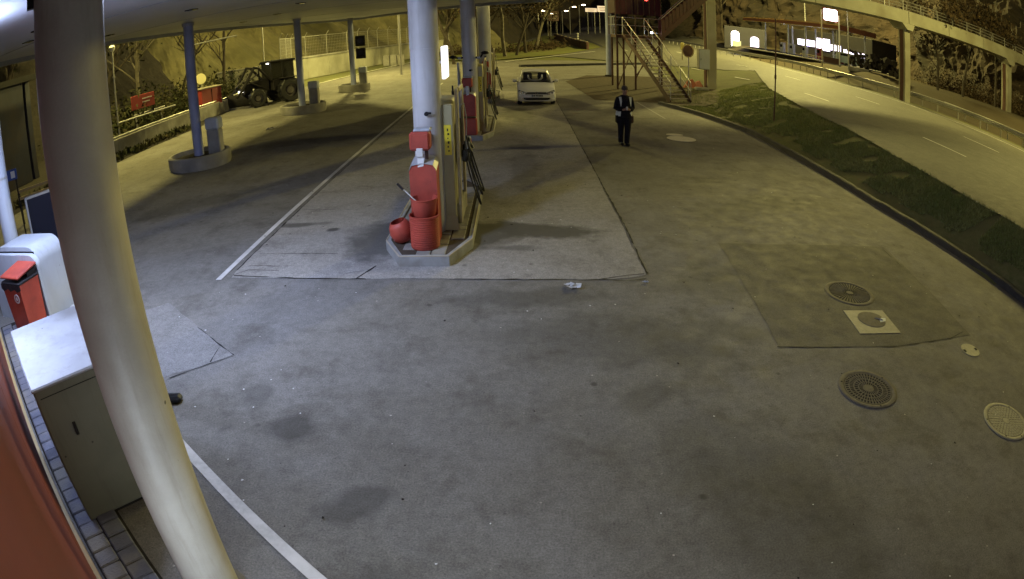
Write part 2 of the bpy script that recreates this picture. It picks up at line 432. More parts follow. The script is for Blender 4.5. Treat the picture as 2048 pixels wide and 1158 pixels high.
M['white'] = noisy('white_enamel', (0.42, 0.45, 0.49), (0.37, 0.40, 0.44), 2, .4, c3=(.40, .42, .46), s3=1.5, grime=7.0)
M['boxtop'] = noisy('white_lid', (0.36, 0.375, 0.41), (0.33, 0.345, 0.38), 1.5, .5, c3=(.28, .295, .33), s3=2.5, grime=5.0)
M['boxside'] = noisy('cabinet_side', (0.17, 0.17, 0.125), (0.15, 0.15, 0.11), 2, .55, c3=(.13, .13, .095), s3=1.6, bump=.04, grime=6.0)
M['blackp'] = mat('black_rubber', (0.012, 0.012, 0.014), .5)
M['black'] = noisy('black_steel', (0.010, 0.009, 0.010), (0.02, 0.018, 0.018), 5, .7, bump=.2, spec=.2)
M['glassdark'] = mat('dark_glass', (0.01, 0.011, 0.014), .06, 0, .6)
M['pumpside'] = noisy('pump_panel', (0.36, 0.33, 0.18), (0.31, 0.285, 0.155), 3, .5)
M['beige'] = noisy('beige_post', (0.42, 0.37, 0.28), (0.34, 0.3, 0.22), 4, .6)
M['yellow'] = mat('yellow_sticker', (0.72, 0.60, 0.03), .5)
M['tile'] = noisy('paving_tile', (0.235, 0.22, 0.195), (0.16, 0.15, 0.13), 5, .85, bump=.4, bscale=50, world=True, c3=(.27, .255, .23), s3=1.7)
M['tan'] = noisy('tan_trim', (0.40, 0.30, 0.13), (0.32, 0.24, 0.11), 5, .6)
M['stone'] = noisy('paving_stone', (0.13, 0.135, 0.175), (0.095, 0.10, 0.13), 6, .85, bump=.5, world=True, c3=(.2, .19, .17), s3=2)
M['iron'] = noisy('cast_iron', (0.17, 0.15, 0.11), (0.11, 0.095, 0.07), 10, .75, bump=.3, spec=.15)
M['ironlight'] = noisy('pale_cover', (0.30, 0.28, 0.20), (0.22, 0.2, 0.14), 10, .6, bump=.3)
M['pale'] = noisy('pale_cover_paint', (0.50, 0.46, 0.40), (0.40, 0.37, 0.32), 6, .7)
M['pit'] = mat('dark_pit', (0.012, 0.011, 0.01), .9)
M['carpaint'] = mat('white_car_paint', (0.84, 0.83, 0.78), .25, 0, .5)
M['skin'] = mat('skin', (0.36, 0.21, 0.15), .6)
M['cloth'] = noisy('dark_uniform', (0.008, 0.008, 0.012), (0.02, 0.018, 0.024), 18, .9, bump=.5, bscale=60, spec=.15)
M['reflect'] = mat('reflective_tape', (0.62, 0.64, 0.56), .5)
M['bark'] = noisy('bark', (0.05, 0.038, 0.028), (0.03, 0.024, 0.018), 5, .9, bump=.6)
M['birch'] = noisy('pale_bark', (0.15, 0.13, 0.095), (0.07, 0.06, 0.045), 4, .8)
M['leaf'] = noisy('leaf_dark', (0.022, 0.03, 0.012), (0.06, 0.05, 0.025), .6, .8, world=True, spec=.1)
M['leafbrown'] = noisy('leaf_brown', (0.075, 0.05, 0.03), (0.04, 0.03, 0.018), .8, .9, world=True, spec=.1)
M['orange'] = mat('orange_barrier', (0.30, 0.09, 0.05), .6)
M['signred'] = mat('sign_red', (0.26, 0.035, 0.03), .5)
M['signwhite'] = mat('sign_white', (0.6, 0.6, 0.58), .5)
M['disc'] = mat('disc_pale', (0.75, 0.68, 0.38), .5)
M['stonewall'] = noisy('rubble', (0.14, 0.12, 0.10), (0.06, 0.05, 0.045), 3, .9, bump=.9)
g_ = M['grass']; gb = g_.node_tree.nodes['Principled BSDF']; src = gb.inputs['Base Color'].links[0].from_socket
_p = N(g_, 'ShaderNodeSeparateXYZ'); L(g_, texco(g_, True), _p.inputs[0]); _m = N(g_, 'ShaderNodeMapRange'); _m.inputs[1].default_value = 30.2; _m.inputs[2].default_value = 31.5
L(g_, _p.outputs[0], _m.inputs[0]); _x = N(g_, 'ShaderNodeMix', data_type='RGBA'); L(g_, _m.outputs[0], _x.inputs[0]); L(g_, src, _x.inputs[6]); _x.inputs[7].default_value = (.05, .04, .026, 1); L(g_, _x.outputs[2], gb.inputs['Base Color'])
M['stairtread'] = noisy('stair_tread', (0.34, 0.31, 0.25), (0.26, 0.22, 0.18), 6, .7, bump=.2)
M['screen'] = noisy('red_lit_screen', (0.05, 0.012, 0.014), (0.03, 0.009, 0.012), 3, .7)
M['st_fascia'] = noisy('station_fascia', (0.15, 0.055, 0.04), (0.11, 0.045, 0.035), 1, .5, world=True)
M['brownsign'] = mat('brown_sign', (.16, .10, .085), .6)
M['yellowp'] = mat('yellow_reflector', (.5, .42, .12), .5)
M['lampglow'] = glow('lamp_glow', (1.0, 0.80, 0.48), 14)
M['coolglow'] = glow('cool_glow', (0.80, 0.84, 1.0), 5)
M['whiteglow'] = glow('white_glow', (1.0, 0.93, 0.97), 6)
M['violetglow'] = glow('violet_glow', (0.72, 0.66, 1.0), 2.6)
M['redglow'] = glow('red_glow', (1.0, 0.04, 0.03), 10)
M['signglow'] = glow('sign_glow', (0.95, 0.75, 0.55), .55)
M['headglow'] = glow('worklight', (1.0, 0.97, 0.85), 8)

# ================================================================== STREET AND STATION LAMPS (poles and heads stand where the light comes from)
def street_lamp(loc, h, arm, power, label, rz=0, color=SODIUM, spot=0, lit=M['lampglow'], group='tall street lamps round the station'):
    t = thing('street_lamp', loc, label, 'street lamp', group, rz)
    MB().cyl((0, 0, 0), (0, 0, h), .11, .06, 12).build('pole', M['galv'], t, smooth=True)
    MB().tube([(0, 0, h - .1), (arm * .4, 0, h + .25), (arm, 0, h + .3)], .04).build('arm', M['galv'], t, smooth=True)
    hd = MB().box((arm + .3, 0, h + .33), (.8, .3, .14), bev=.04).build('lamp_head', M['galv'], t)
    MB().box((arm + .3, 0, h + .235), (.62, .24, .05), bev=.02).build('lamp_glass', lit, hd)
    c, s = math.cos(rz), math.sin(rz)
    if spot: lamp('lamp_light', (loc[0] + c * (arm + .3), loc[1] + s * (arm + .3), loc[2] + h + .1), power * 3, color, .15, kind='SPOT', rot=(0, 0, 0), spot=spot)
    else: lamp('lamp_light', (loc[0] + c * (arm + .3), loc[1] + s * (arm + .3), loc[2] + h + .1), power, color, 1.5 if power > 5e4 else .6)
    return t
# the road's lamps, right of the picture and beyond it
street_lamp((33.5, 24, 1.2), 11.5, 2, LP_A, 'tall sodium street lamp on the far side of the road, out at the right', math.pi)
street_lamp((40, 78, 2.2), 19.3, 2, LP_B, 'very tall sodium mast beyond the footbridge', math.pi)
street_lamp((34.2, 56, 2.0), 10.5, 3, LP_C, 'tall sodium street lamp by the road just beyond the footbridge', math.pi)
street_lamp((-20.5, 24, .4), 11, 2.2, LP_D, 'tall sodium street lamp behind the low wall at the left', 0)
street_lamp((-9.0, 50, 0), 10.5, -3, LP_E, 'tall sodium street lamp above the retaining wall', 0)
street_lamp((-4.5, 74, .2), 10.5, -3, LP_F, 'tall sodium street lamp at the far end of the retaining wall', 0)

# ================================================================== TERRAIN
xs = [-90, -60, -40, -30, -22, -16] + [i * 1.5 for i in range(-9, 6)] + [8.5 + .35 * i for i in range(32)] + [20 + 1.0 * i for i in range(22)] + [44, 50, 60, 75, 90, 120, 160, 260, 500]
ys = [-40, -20, -10] + [-6 + 1.5 * i for i in range(44)] + [62 + 4 * i for i in range(12)] + [115 + 10 * i for i in range(12)] + [260, 320, 420, 600, 900]
b = MB(); nx = len(xs)
for y in ys:
    for x in xs:
        zz = T(x, y)
        if zz < .03: zz = -.03
        b.v.append((x, y, zz - (.02 if zz > .02 else 0)))
b.f = [(j * nx + i, j * nx + i + 1, (j + 1) * nx + i + 1, (j + 1) * nx + i) for j in range(len(ys) - 1) for i in range(nx - 1)]
b.mi = [0] * len(b.f)
tag(b.build('ground', M['grass'], smooth=True), kind='structure')

# forecourt asphalt (flat)
kerb_in = [(x - .1, y) for y, x in KERB]
fore = [(-15, -6), *kerb_in, (8.2, 30.5), (9.6, 34), (10.5, 44), (13.0, 60), (12.5, 66), (-11.2, 66), (-13.5, 52), (-15.5, 44), (-21, 40), (-21, 30), (-17, 29), (-15, 27)]
sheet('forecourt', fore, 0.0, M['asphalt'])
# concrete slab round the pumps, with an uneven cast edge
sr = random.Random(3)
def jag(p, q, n, a):
    out = []
    for i in range(n):
        t = i / n; x, y = lerp(p[0], q[0], t), lerp(p[1], q[1], t)
        out.append((x + sr.uniform(-a, a), y + sr.uniform(-a, a)))
    return out
slab_poly = jag((-4.42, 8.3), (1.5, 8.2), 30, .014) + [(1.62, 8.26), (1.84, 8.34)] + jag((1.88, 8.4), (1.9, 34), 90, .022) + jag((1.9, 34), (-4.45, 34), 4, .01) + jag((-4.45, 34), (-4.47, 8.4), 80, .012)
sheet('concrete_slab', slab_poly, 0.006, M['slab'])
# cracked corners and edge joints: dark filler seams, sunk look from their colour, real strips 1 mm proud of the slab
def seam(pts, w, z=.0105):
    b = MB(); P = dense(pts, .12); n = len(P)
    for sg in (-1, 1):
        for i, (x, y) in enumerate(P):
            x2, y2 = P[min(i + 1, n - 1)]; x1, y1 = P[max(i - 1, 0)]
            d = Vector((x2 - x1, y2 - y1, 0)).normalized(); k = sr.uniform(.15, 1) * w / 2
            b.v.append((x - d.y * k * sg + sr.uniform(-.008, .008), y + d.x * k * sg + sr.uniform(-.008, .008), z))
    b.f = [(i, i + 1, n + i + 1, n + i) for i in range(n - 1)]; b.mi = [0] * len(b.f)
    tag(b.build('joint', M['pit']), kind='structure')
seam([(-4.42, 8.38), (-3.2, 8.27), (-2.2, 8.24)], .035)
seam([(-4.45, 8.4), (-4.25, 8.62), (-3.7, 8.58)], .02)
seam([(-4.35, 9.35), (-2.9, 9.3)], .022)
seam([(-4.3, 8.8), (-3.6, 8.75)], .016)
seam([(-2.35, 8.25), (-2.2, 8.6), (-2.15, 8.75)], .03)
seam([(-2.2, 8.62), (-2.55, 8.45)], .016)
seam([(-.9, 8.24), (1.2, 8.18)], .022)
seam([(1.15, 8.2), (1.55, 8.33), (1.86, 8.4)], .022)
seam([(1.2, 8.2), (1.55, 8.14), (1.86, 8.22)], .03)
seam([(1.9, 8.4), (1.93, 10.5), (1.9, 13)], .045)
seam([(1.9, 13), (1.9, 18), (1.92, 22), (1.9, 30)], .035)
seam([(-4.46, 8.6), (-4.47, 12)], .035)
seam([(-4.47, 12), (-4.46, 20)], .022)
seam([(-4.4, 11.9), (-3.0, 11.8)], .014)
# newer asphalt patch with the manholes
seam([(3.16, 6.12), (5.1, 5.92), (6.3, 6.0), (6.75, 6.15)], .02, .006)
seam([(7.0, 8.4), (7.1, 9.6)], .012, .006)
sheet('asphalt_patch', jag((3.18, 6.1), (5.1, 5.94), 10, .012) + jag((5.1, 5.94), (6.85, 6.05), 8, .012) + jag((6.85, 6.05), (7.2, 9.7), 12, .015) + jag((7.2, 9.7), (3.47, 9.75), 12, .015) + jag((3.47, 9.75), (3.18, 6.1), 12, .015), .004, M['patch'])
# pale concrete apron by the cabinet
sheet('concrete_apron', jag((-5.9, 6.5), (-5.1, 7.35), 6, .01) + jag((-5.1, 7.35), (-3.34, 5.92), 12, .012) + jag((-3.34, 5.92), (-3.56, 5.69), 3, .012) + jag((-3.56, 5.69), (-4.6, 4.9), 8, .012), .005, M['apron'])
seam([(-4.2, 6.6), (-3.34, 5.92), (-3.56, 5.69), (-3.96, 5.3)], .02, .008)
seam([(-3.62, 6.12), (-3.58, 5.72)], .018, .0085)
# painted lines on the forecourt
ribbon('lane_line', dense([(-4.62, 8.2), (-4.6, 26), (-4.58, 40)], .6), .10, .013, M['paint'])
ribbon('lane_line', dense([(-9.2, 8.78), (-1.0, 2.43), (.4, 1.35)], .6), .105, .008, M['paint'])
ribbon('lane_line', dense([(5.8, 29.6), (5.95, 24.3)], .6), .09, .006, M['wornpaint'])
# kerb along the grass bank
kp = dense([(x, y) for y, x in KERB] + [(6.85, 29.2)], .35)
b = MB(); prof = [(-.1, 0), (-.085, .115), (-.05, .135), (.10, .13), (.13, 0)]
for i, (x, y) in enumerate(kp):
    x2, y2 = kp[min(i + 1, len(kp) - 1)]; x1, y1 = kp[max(i - 1, 0)]
    d = Vector((x2 - x1, y2 - y1, 0)).normalized(); nrm = Vector((d.y, -d.x, 0))
    wob = noise.noise(Vector((x * .9, y * .9, 0))) * .02
    for (u, z) in prof:
        b.v.append((x + nrm.x * (u + wob), y + nrm.y * (u + wob), z + (noise.noise(Vector((x * 2.5, y * 2.5, 5))) * .02 if z > 0 else 0)))
m_ = len(prof); b.f = [(i * m_ + k, i * m_ + k + 1, (i + 1) * m_ + k + 1, (i + 1) * m_ + k) for i in range(len(kp) - 1) for k in range(m_ - 1)]; b.mi = [0] * len(b.f)
tag(b.build('kerb', M['kerb']), kind='structure')
ribbon('soil_strip', [(x + .32, y) for x, y in kp], .42, .05, M['soil'], zf=lambda x, y: 0)
# far kerb across the exit
fk = [G(1040, 134), G(1130, 132), G(1215, 130), G(1292, 129)]
fk = dense(fk, .8)
b = MB()
for (x1, y1), (x2, y2) in zip(fk, fk[1:]):
    b.box(((x1 + x2) / 2, (y1 + y2) / 2, .09), (math.hypot(x2 - x1, y2 - y1) + .02, .5, .22), rz=math.atan2(y2 - y1, x2 - x1))
tag(b.build('kerb', M['kerb']), kind='structure')

# the main road, on its own level
EDGE = [(-6, 11.2), (4, 11.0), (8.5, 10.9), (11.8, 10.8), (15, 11.1), (18.4, 11.6), (22, 12.0), (27.4, 12.9), (33, 14.4), (42, 17.5), (60, 24)]
b = MB(); ry = [-6 + 1.5 * i for i in range(50)] + [70 + 4 * i for i in range(20)] + [155 + 12 * i for i in range(14)]; K = 26
for y in ry:
    x0 = interp(y, EDGE) + .10 * noise.noise(Vector((0, y * .8, 0)))
    if y > 50: x0 = lerp(17.9, -2, ss((y - 50) / 40)) if y < 90 else -2 + (y - 90) * .1
    x1 = 29.6 if y < 60 else 29.6 + (y - 60) * .12
    for k in range(K):
        x = lerp(x0, x1, k / (K - 1)); b.v.append((x, y, T(x, y) + .03))
b.f = [(j * K + i, j * K + i + 1, (j + 1) * K + i + 1, (j + 1) * K + i) for j in range(len(ry) - 1) for i in range(K - 1)]; b.mi = [0] * len(b.f)
tag(b.build('road', M['road'], smooth=True), kind='structure')
for x in (16.05, 21.85):
    y = -6.0
    y = {16.05: 16.4 - 24, 21.85: 19.6 - 24}[x]
    while y < 90:
        if y + 3 > -5: ribbon('lane_dash', dense([(x, y), (x, y + 3.1)], 1), .12, .034, M['paint'], zf=T)
        y += 12
ribbon('edge_line', dense([(28.1, -5), (28.1, 64)], 1.5), .13, .034, M['paint'], zf=T)
# grass island and bright exit lane lines beyond the forecourt
isl = [GT(*p) for p in [(842, 119), (960, 124), (1040, 117), (1120, 110), (1195, 97), (1213, 95), (1185, 87), (1160, 80), (1110, 73), (1090, 71), (1060, 84), (1000, 92), (900, 101), (845, 108)]]
def draped(name, poly, m, dz):
    o = sheet(name, poly, 0, m); me = o.data
    import bmesh
    bm = bmesh.new(); bm.from_mesh(me); bmesh.ops.triangulate(bm, faces=bm.faces)
    for _ in range(4): bmesh.ops.subdivide_edges(bm, edges=[e for e in bm.edges if e.calc_length() > 2], cuts=1, use_grid_fill=True)
    bmesh.ops.triangulate(bm, faces=bm.faces)
    for v in bm.verts: v.co.z = T(v.co.x, v.co.y) + dz
    bm.to_mesh(me); bm.free(); return o
draped('grass_island', isl, M['lawn'], .07)
ribbon('lane_line', dense([GT(*p) for p in [(1010, 125), (1050, 120), (1100, 114.5), (1190, 104)]], 1.2), .28, .09, M['paint'], zf=T)
ribbon('lane_line', dense([GT(*p) for p in [(822, 122), (870, 112), (925, 104), (1000, 97)]], 1.2), .3, .09, M['paint'], zf=T)
ribbon('lane_line', dense([GT(*p) for p in [(618, 172), (700, 152), (822, 125)]], 1.2), .2, .02, M['paint'], zf=T)

# grass blades on the bank: nobody could count them
nr = np.random.RandomState(5); n = 95000
yy = 4 + nr.rand(n) ** 1.1 * 34; tt = nr.rand(n)
k0 = np.interp(yy, [a for a, _ in KERB] + [32, 40], [c for _, c in KERB] + [7.6, 9.5]); e0 = np.interp(yy, [a for a, _ in EDGE], [c for _, c in EDGE])
xx = k0 + .42 + tt * (e0 - k0 - .35)
keep = np.array([noise.noise(Vector((a * 1.1, c * 1.1, 3))) > -.28 + .3 * (u < .1) for a, c, u in zip(xx, yy, tt)]); xx, yy = xx[keep], yy[keep]; n = len(xx)
zz = np.array([T(a, c) for a, c in zip(xx, yy)]) - .03
h = .03 + nr.rand(n) * .075; an = nr.rand(n) * 6.28; w = .009 + nr.rand(n) * .009; lx = nr.randn(n) * .05; ly = nr.randn(n) * .05
V = np.empty((n, 3, 3)); V[:, 0] = np.c_[xx - np.cos(an) * w, yy - np.sin(an) * w, zz]; V[:, 1] = np.c_[xx + np.cos(an) * w, yy + np.sin(an) * w, zz]; V[:, 2] = np.c_[xx + lx, yy + ly, zz + h]
me = bpy.data.meshes.new('verge_grass'); me.vertices.add(n * 3); me.vertices.foreach_set('co', V.ravel()); me.loops.add(n * 3); me.loops.foreach_set('vertex_index', np.arange(n * 3)); me.polygons.add(n)
me.polygons.foreach_set('loop_start', np.arange(0, n * 3, 3)); me.polygons.foreach_set('loop_total', np.full(n, 3)); me.materials.append(M['blade']); me.update(); me.validate()
o = bpy.data.objects.new('verge_grass', me); COL.objects.link(o); tag(o, 'dark short grass on the bank between the kerb and the road', 'grass', kind='stuff')

# ================================================================== HILLS AND CLIFFS
def fbm(v, o=5): return noise.fractal(v, 1.0, 2.1, o)
def cliff(name, path, h, lean, m, amp, seed, nu=90, nv=26, z0f=None, h2=None, kind='structure', ter=0):
    P = dense(path, .5); n_ = len(P); b = MB(); 
    for j in range(nv + 1):
        v = j / nv
        for i in range(nu + 1):
            t = i / nu * (n_ - 1); k = min(int(t), n_ - 2); x = lerp(P[k][0], P[k + 1][0], t - k); y = lerp(P[k][1], P[k + 1][1], t - k)
            a, c = P[max(k - 3, 0)], P[min(k + 4, n_ - 1)]; d = Vector((c[0] - a[0], c[1] - a[1], 0)).normalized(); nn = Vector((-d.y, d.x, 0))   # away from the viewer
            hh = h * (1 + .25 * noise.noise(Vector((i * .09, seed, 0))))
            if h2: hh = lerp(h, h2, i / nu) * (1 + .15 * noise.noise(Vector((i * .09, seed, 0))))
            z = (z0f(x, y) if z0f else T(x, y)) - .5 + hh * v
            off = lean(v)
            q = Vector((x * .16, y * .16, z * .16 + seed))
            dsp = amp * (fbm(q) + .5 * abs(noise.noise(q * 3.1)) + (ter * (math.floor(v * 7 + 2 * noise.noise(q * 1.3)) / 7 - v)))
            p = Vector((x, y, z)) + nn * (off + dsp * min(1, v * 6 + .15))
            b.v.append(tuple(p))
    b.f = [(j * (nu + 1) + i, j * (nu + 1) + i + 1, (j + 1) * (nu + 1) + i + 1, (j + 1) * (nu + 1) + i) for j in range(nv) for i in range(nu)]; b.mi = [0] * len(b.f)
    return tag(b.build(name, m, smooth=False), kind=kind)
wall_px = [(590, 163), (618, 157), (660, 149), (700, 141), (760, 129), (818, 118), (860, 110)]
wall_b = [G(-0 + x, y) for x, y in wall_px]
cliff('dark_slope', [(-60, 10), (-40, 14), (-27, 20), (-23.5, 30), (-24.6, 41.2), (-25.5, 52), (-30, 70)], 26, lambda v: 26 * v, M['darksoil'], 1.5, 4.2, nu=180, nv=40)
cliff('hillside', [(-27, 39), (-24.5, 43.5), (-22.5, 47)] + [(x - 2.2, y + 1.0) for x, y in wall_b] + [(-6, 92), (0, 104)], 24, lambda v: 26 * v ** 1.0 + 2 * v, M['hill'], 1.5, 4.2, nu=300, nv=60)
cliff('rock_cliff', [(24, 152), (32, 128), (42, 112), (52, 100), (58, 90), (58, 72), (52, 58), (50, 46), (53, 30), (58, 10), (60, -20)], 26, lambda v: 5 * v, M['rock'], 3.2, 9.7, nu=320, nv=70, z0f=lambda x, y: 2.0, ter=.8)
cliff('wooded_hill', [GT(870, 100), GT(940, 97), GT(1000, 91), GT(1050, 84), GT(1085, 72), GT(1100, 62), (16, 175), (24, 230)], 30, lambda v: 22 * v, M['wood'], 2.5, 2.2, nu=120, nv=30)
cliff('far_hill', [(-40, 330), (20, 300), (80, 320), (160, 330), (300, 300)], 26, lambda v: 60 * v, M['darksoil'], 6, 12.2, nu=80, nv=14, z0f=lambda x, y: 2.5)
# ================================================================== RETAINING WALL AND FENCE (left, behind the tractor)
wall = thing('retaining_wall', (*wall_b[2], 0), 'long concrete retaining wall behind the tractor at the left', 'wall')
wo = Vector((*wall_b[2], 0))
wall_ext = [(-21.5, 42.5), (-17.5, 44.2)] + wall_b + [(-9, 90)]
wd = dense(wall_ext, 2.6)
for (x1, y1), (x2, y2) in zip(wd, wd[1:]):
    ln = math.hypot(x2 - x1, y2 - y1); a = math.atan2(y2 - y1, x2 - x1)
    if ln < .3: continue
    MB().box(((x1 + x2) / 2 - .15, (y1 + y2) / 2, .95), (ln - .03, .3, 1.9), rz=a, bev=.02).build('panel', M['conc_wall'], wall, origin=wo, loc=(0, 0, 0))
    MB().box(((x1 + x2) / 2 - .15, (y1 + y2) / 2, 1.96), (ln - .01, .42, .12), rz=a, bev=.02).build('coping', M['conc'], wall, origin=wo, loc=(0, 0, 0))
fen = thing('security_fence', (*wall_b[2], 2.02), 'tall mesh fence with bent post tops above the retaining wall', 'fence')
fo = Vector((*wall_b[2], 2.02))
fd = dense([(-17, 44.6)] + wall_b + [(-9, 90)], 2.5)
for k, (x, y) in enumerate(fd):
    z = 2.02
    MB().tube([(x - .15, y, z), (x - .15, y, z + 1.9), (x + .12, y - .12, z + 2.25)], .035, 6).build('post', M['galv'], fen, origin=fo, loc=(0, 0, 0))
for (x1, y1), (x2, y2) in zip(fd, fd[1:]):
    b = MB(); x1 -= .15; x2 -= .15
    for z in (2.05, 3.9): b.cyl((x1, y1, z), (x2, y2, z), .022, n=5)
    for i in range(14):
        t = i / 13; x, y = lerp(x1, x2, t), lerp(y1, y2, t); b.cyl((x, y, 2.05), (x, y, 3.88), .007, n=3, cap=False)
    for i in range(6):
        z = 2.3 + i * .28; b.cyl((x1, y1, z), (x2, y2, z), .007, n=3, cap=False)
    b.build('mesh_panel', M['galv'], fen, origin=fo, loc=(0, 0, 0))
# chevron post by the wall
cx, cy = G(741, 127)
t = thing('chevron_marker', (cx, cy, 0), 'narrow yellow and black marker post against the retaining wall', 'marker')
t.location = (cx + .3, cy - .5, 0)
for i in range(5):
    MB().box((0, 0, .75 + i * .22), (.38, .06, .215)).build('stripe', M['yellow'] if i % 2 == 0 else M['black'], t)
MB().box((0, .05, .5), (.06, .04, 1.0)).build('post', M['galv'], t)
ux, uy = G(787, 131)
t = thing('utility_cabinet', (ux, uy, 0), 'grey utility cabinets standing against the far retaining wall', 'cabinet')
for i in range(3): MB().box((-.7 + i * .75, 0, .55), (.66, .45, 1.1 + .1 * (i % 2)), bev=.03).build('door_panel', M['conc'], t)

# low wall with a pale rail at the left edge of the forecourt
t = thing('low_wall', (-16.1, 26, 0), 'low concrete wall with a pale pipe rail at the left edge of the forecourt', 'wall')
for k in range(9):
    MB().box((-.02 * k, -8 + k * 2.2, .36), (.22, 2.17, .72), bev=.015).build('panel', M['conc'], t)
MB().cyl((.02, -9.2, .80), (-.2, 10.6, .80), .045, n=10).build('rail', M['rail'], t, smooth=True)
sheet('shade_strip', [(-15.0, 8), (-15.0, 27.2), (-15.6, 30.0), (-16.3, 34.5), (-17.5, 34.5), (-17.5, 8)], .010, M['darksoil'])  # dark sheet stands in for the shade of the low wall
b = MB()
for i in range(240):
    x = rnd.uniform(-15.9, -15.15); y = rnd.uniform(14, 27); r = rnd.uniform(.08, .2)
    for k in range(7):
        a = rnd.uniform(0, 6.28); hh = rnd.uniform(.08, .32); b.add([(x + rnd.uniform(-r, r), y + rnd.uniform(-r, r), .0), (x + math.cos(a) * r, y + math.sin(a) * r, hh), (x + math.cos(a + .5) * r, y + math.sin(a + .5) * r, hh * .7)], [(0, 1, 2)])
tag(b.build('ground_cover', M['leaf']), 'dark leaf clumps filling the shaded band below the low wall at the left', 'plants', kind='stuff')
sheet('yard', [(-15.01, -6), (-15.01, 8), (-17.5, 8), (-17.5, 34.5), (-22, 40), (-45, 30), (-45, -6)], -.004, M['darksoil'])

# ================================================================== CANOPY AND COLUMNS
LIP, CEIL = 4.55, 4.68
edge = [(1.3, -3.0), (1.2, 24.3), (.2, 26.0), (-3.6, 30.7), (-5.6, 34.4), (-9.3, 36.0), (-10.4, 39.2), (-12.0, 37.5), (-12.8, 29.4), (-13.2, 20), (-13.1, 17), (-12.6, 10.8), (-12.6, 7.5), (-9.5, 7.0), (-3.5, 2.0), (-2.8, -3.0)]
edge = [(1.3, -3.0), (1.2, 24.3), (.2, 26.2), (-3.6, 30.9), (-5.6, 34.4), (-8.2, 37.6), (-9.6, 39.3), (-11.2, 39.0), (-12.3, 36), (-12.8, 29.4), (-13.1, 20), (-12.9, 14), (-12.6, 10.8), (-12.4, -3.0)]
t = thing('station_canopy', (-5.5, 15, CEIL), 'wide pale canopy roof over the pumps with a rounded far end', 'canopy')
co_ = Vector((-5.5, 15, CEIL))
MB().prism(edge, CEIL, CEIL + .5).build('ceiling', M['ceiling'], t, origin=co_, loc=(0, 0, 0))
b = MB(); ne = len(edge)
cxm, cym = -5.5, 15
def outset(x, y, d):
    v = Vector((x - cxm, (y - cym) * .6)).normalized(); return (x + v.x * d, y + v.y * d)
for i in range(ne):
    a, c = edge[i], edge[(i + 1) % ne]; a2, c2 = outset(*a, .14), outset(*c, .14)
    b.add([(a[0], a[1], LIP), (c[0], c[1], LIP), (c2[0], c2[1], LIP), (a2[0], a2[1], LIP), (a[0], a[1], CEIL + .55), (c[0], c[1], CEIL + .55), (c2[0], c2[1], CEIL + .55), (a2[0], a2[1], CEIL + .55)],
          [(0, 1, 2, 3), (0, 4, 5, 1), (2, 6, 7, 3), (4, 5, 6, 7)])
b.build('fascia', M['fascia'], t, origin=co_, loc=(0, 0, 0))
for (x, y) in [(-7.9, 8.2), (-9.4, 9.4), (-7.2, 13.0), (-10.9, 14.5), (-6.0, 17.5), (-8.5, 22), (-3.5, 20), (-4.2, 13), (-10.8, 24), (-3.2, 26)]:
    MB().box((x, y, CEIL - .014), (.26, .26, .025), bev=.01).build('light_fitting', M['glassdark'], t, origin=co_, loc=(0, 0, 0))
for y in range(4, 38, 6):
    MB().box((-5.6, y, CEIL - .004), (13.4, .03, .007)).build('panel_joint', M['fascia'], t, origin=co_, loc=(0, 0, 0))
for k, (x, y, yaw_) in enumerate([(-9.93, 17.65, 0), (-10.15, 28.9, 0), (-9.95, 38.3, 0)]):
    lab = ['blue canopy column in the nearest round planter', 'blue canopy column in the middle planter, before the tractor', 'blue canopy column in the farthest round planter'][k]
    t = thing('canopy_column', (x, y, 0), lab, 'column', 'blue canopy columns in planters')
    MB().cyl((0, 0, .1), (0, 0, CEIL - .01), .17, n=24).build('shaft', M['blue_col'], t, smooth=True)
    MB().cyl((0, 0, CEIL - .12), (0, 0, CEIL - .012), .21, n=24).build('collar', M['fascia'], t, smooth=True)
    if k == 2:
        for z in (2.35, 3.15):
            sg = MB().box((.62, -.15, z), (.62, .14, .68), bev=.03).build('signal_panel', M['black'], t)
            MB().cyl((.62, -.22, z), (.62, -.235, z), .2, n=20).build('signal_lens', M['glassdark'], sg)
    t = thing('planter', (x + .08, y - .15, 0), ['round concrete planter round the nearest blue column', 'round concrete planter round the middle blue column', 'round concrete planter round the farthest blue column'][k], 'planter', 'round concrete planters')
    R_ = [1.06, 1.14, 1.0][k]
    MB().lathe([(R_ * .97, 0), (R_, .10), (R_, .40), (R_ - .03, .43), (R_ - .11, .43), (R_ - .13, .40), (R_ - .14, .27)], 40).build('ring', M['conc'], t, smooth=True)
    b = MB(); b.lathe([(R_ - .13, .28), (R_ * .6, .33), (.3, .32), (.01, .3)], 30); b.build('soil', M['darksoil'], t)
    t = thing('towel_cabinet', (x + .62, y + .1, .25), ['pale upright cabinet behind the nearest blue column', 'pale upright cabinet behind the middle blue column', 'pale upright cabinet behind the farthest blue column'][k], 'cabinet', 'pale cabinets in the planters')
    MB().box((0, 0, .42), (.46, .34, .84), bev=.03).build('body', M['conc'], t)
    MB().box((0, -.01, 1.03), (.50, .40, .38), bev=.05).build('hood', M['white'], t)

# big near column
NC = (-2.115, 2.44)
t = thing('near_column', (*NC, 0), 'big pale round column right in front of the camera, from the top to the bottom', 'column')
MB().cyl((0, 0, 0), (0, 0, CEIL - .005), .2, n=64).build('shaft', M['bigcolumn'], t, smooth=True)
MB().lathe([(.26, 0), (.25, .03), (.205, .04)], 48).build('base_ring', M['iron'], t, smooth=True)
MB().box((-.16, -.13, CEIL - .45), (.07, .07, .55), rz=.8).build('bracket', M['black'], t)

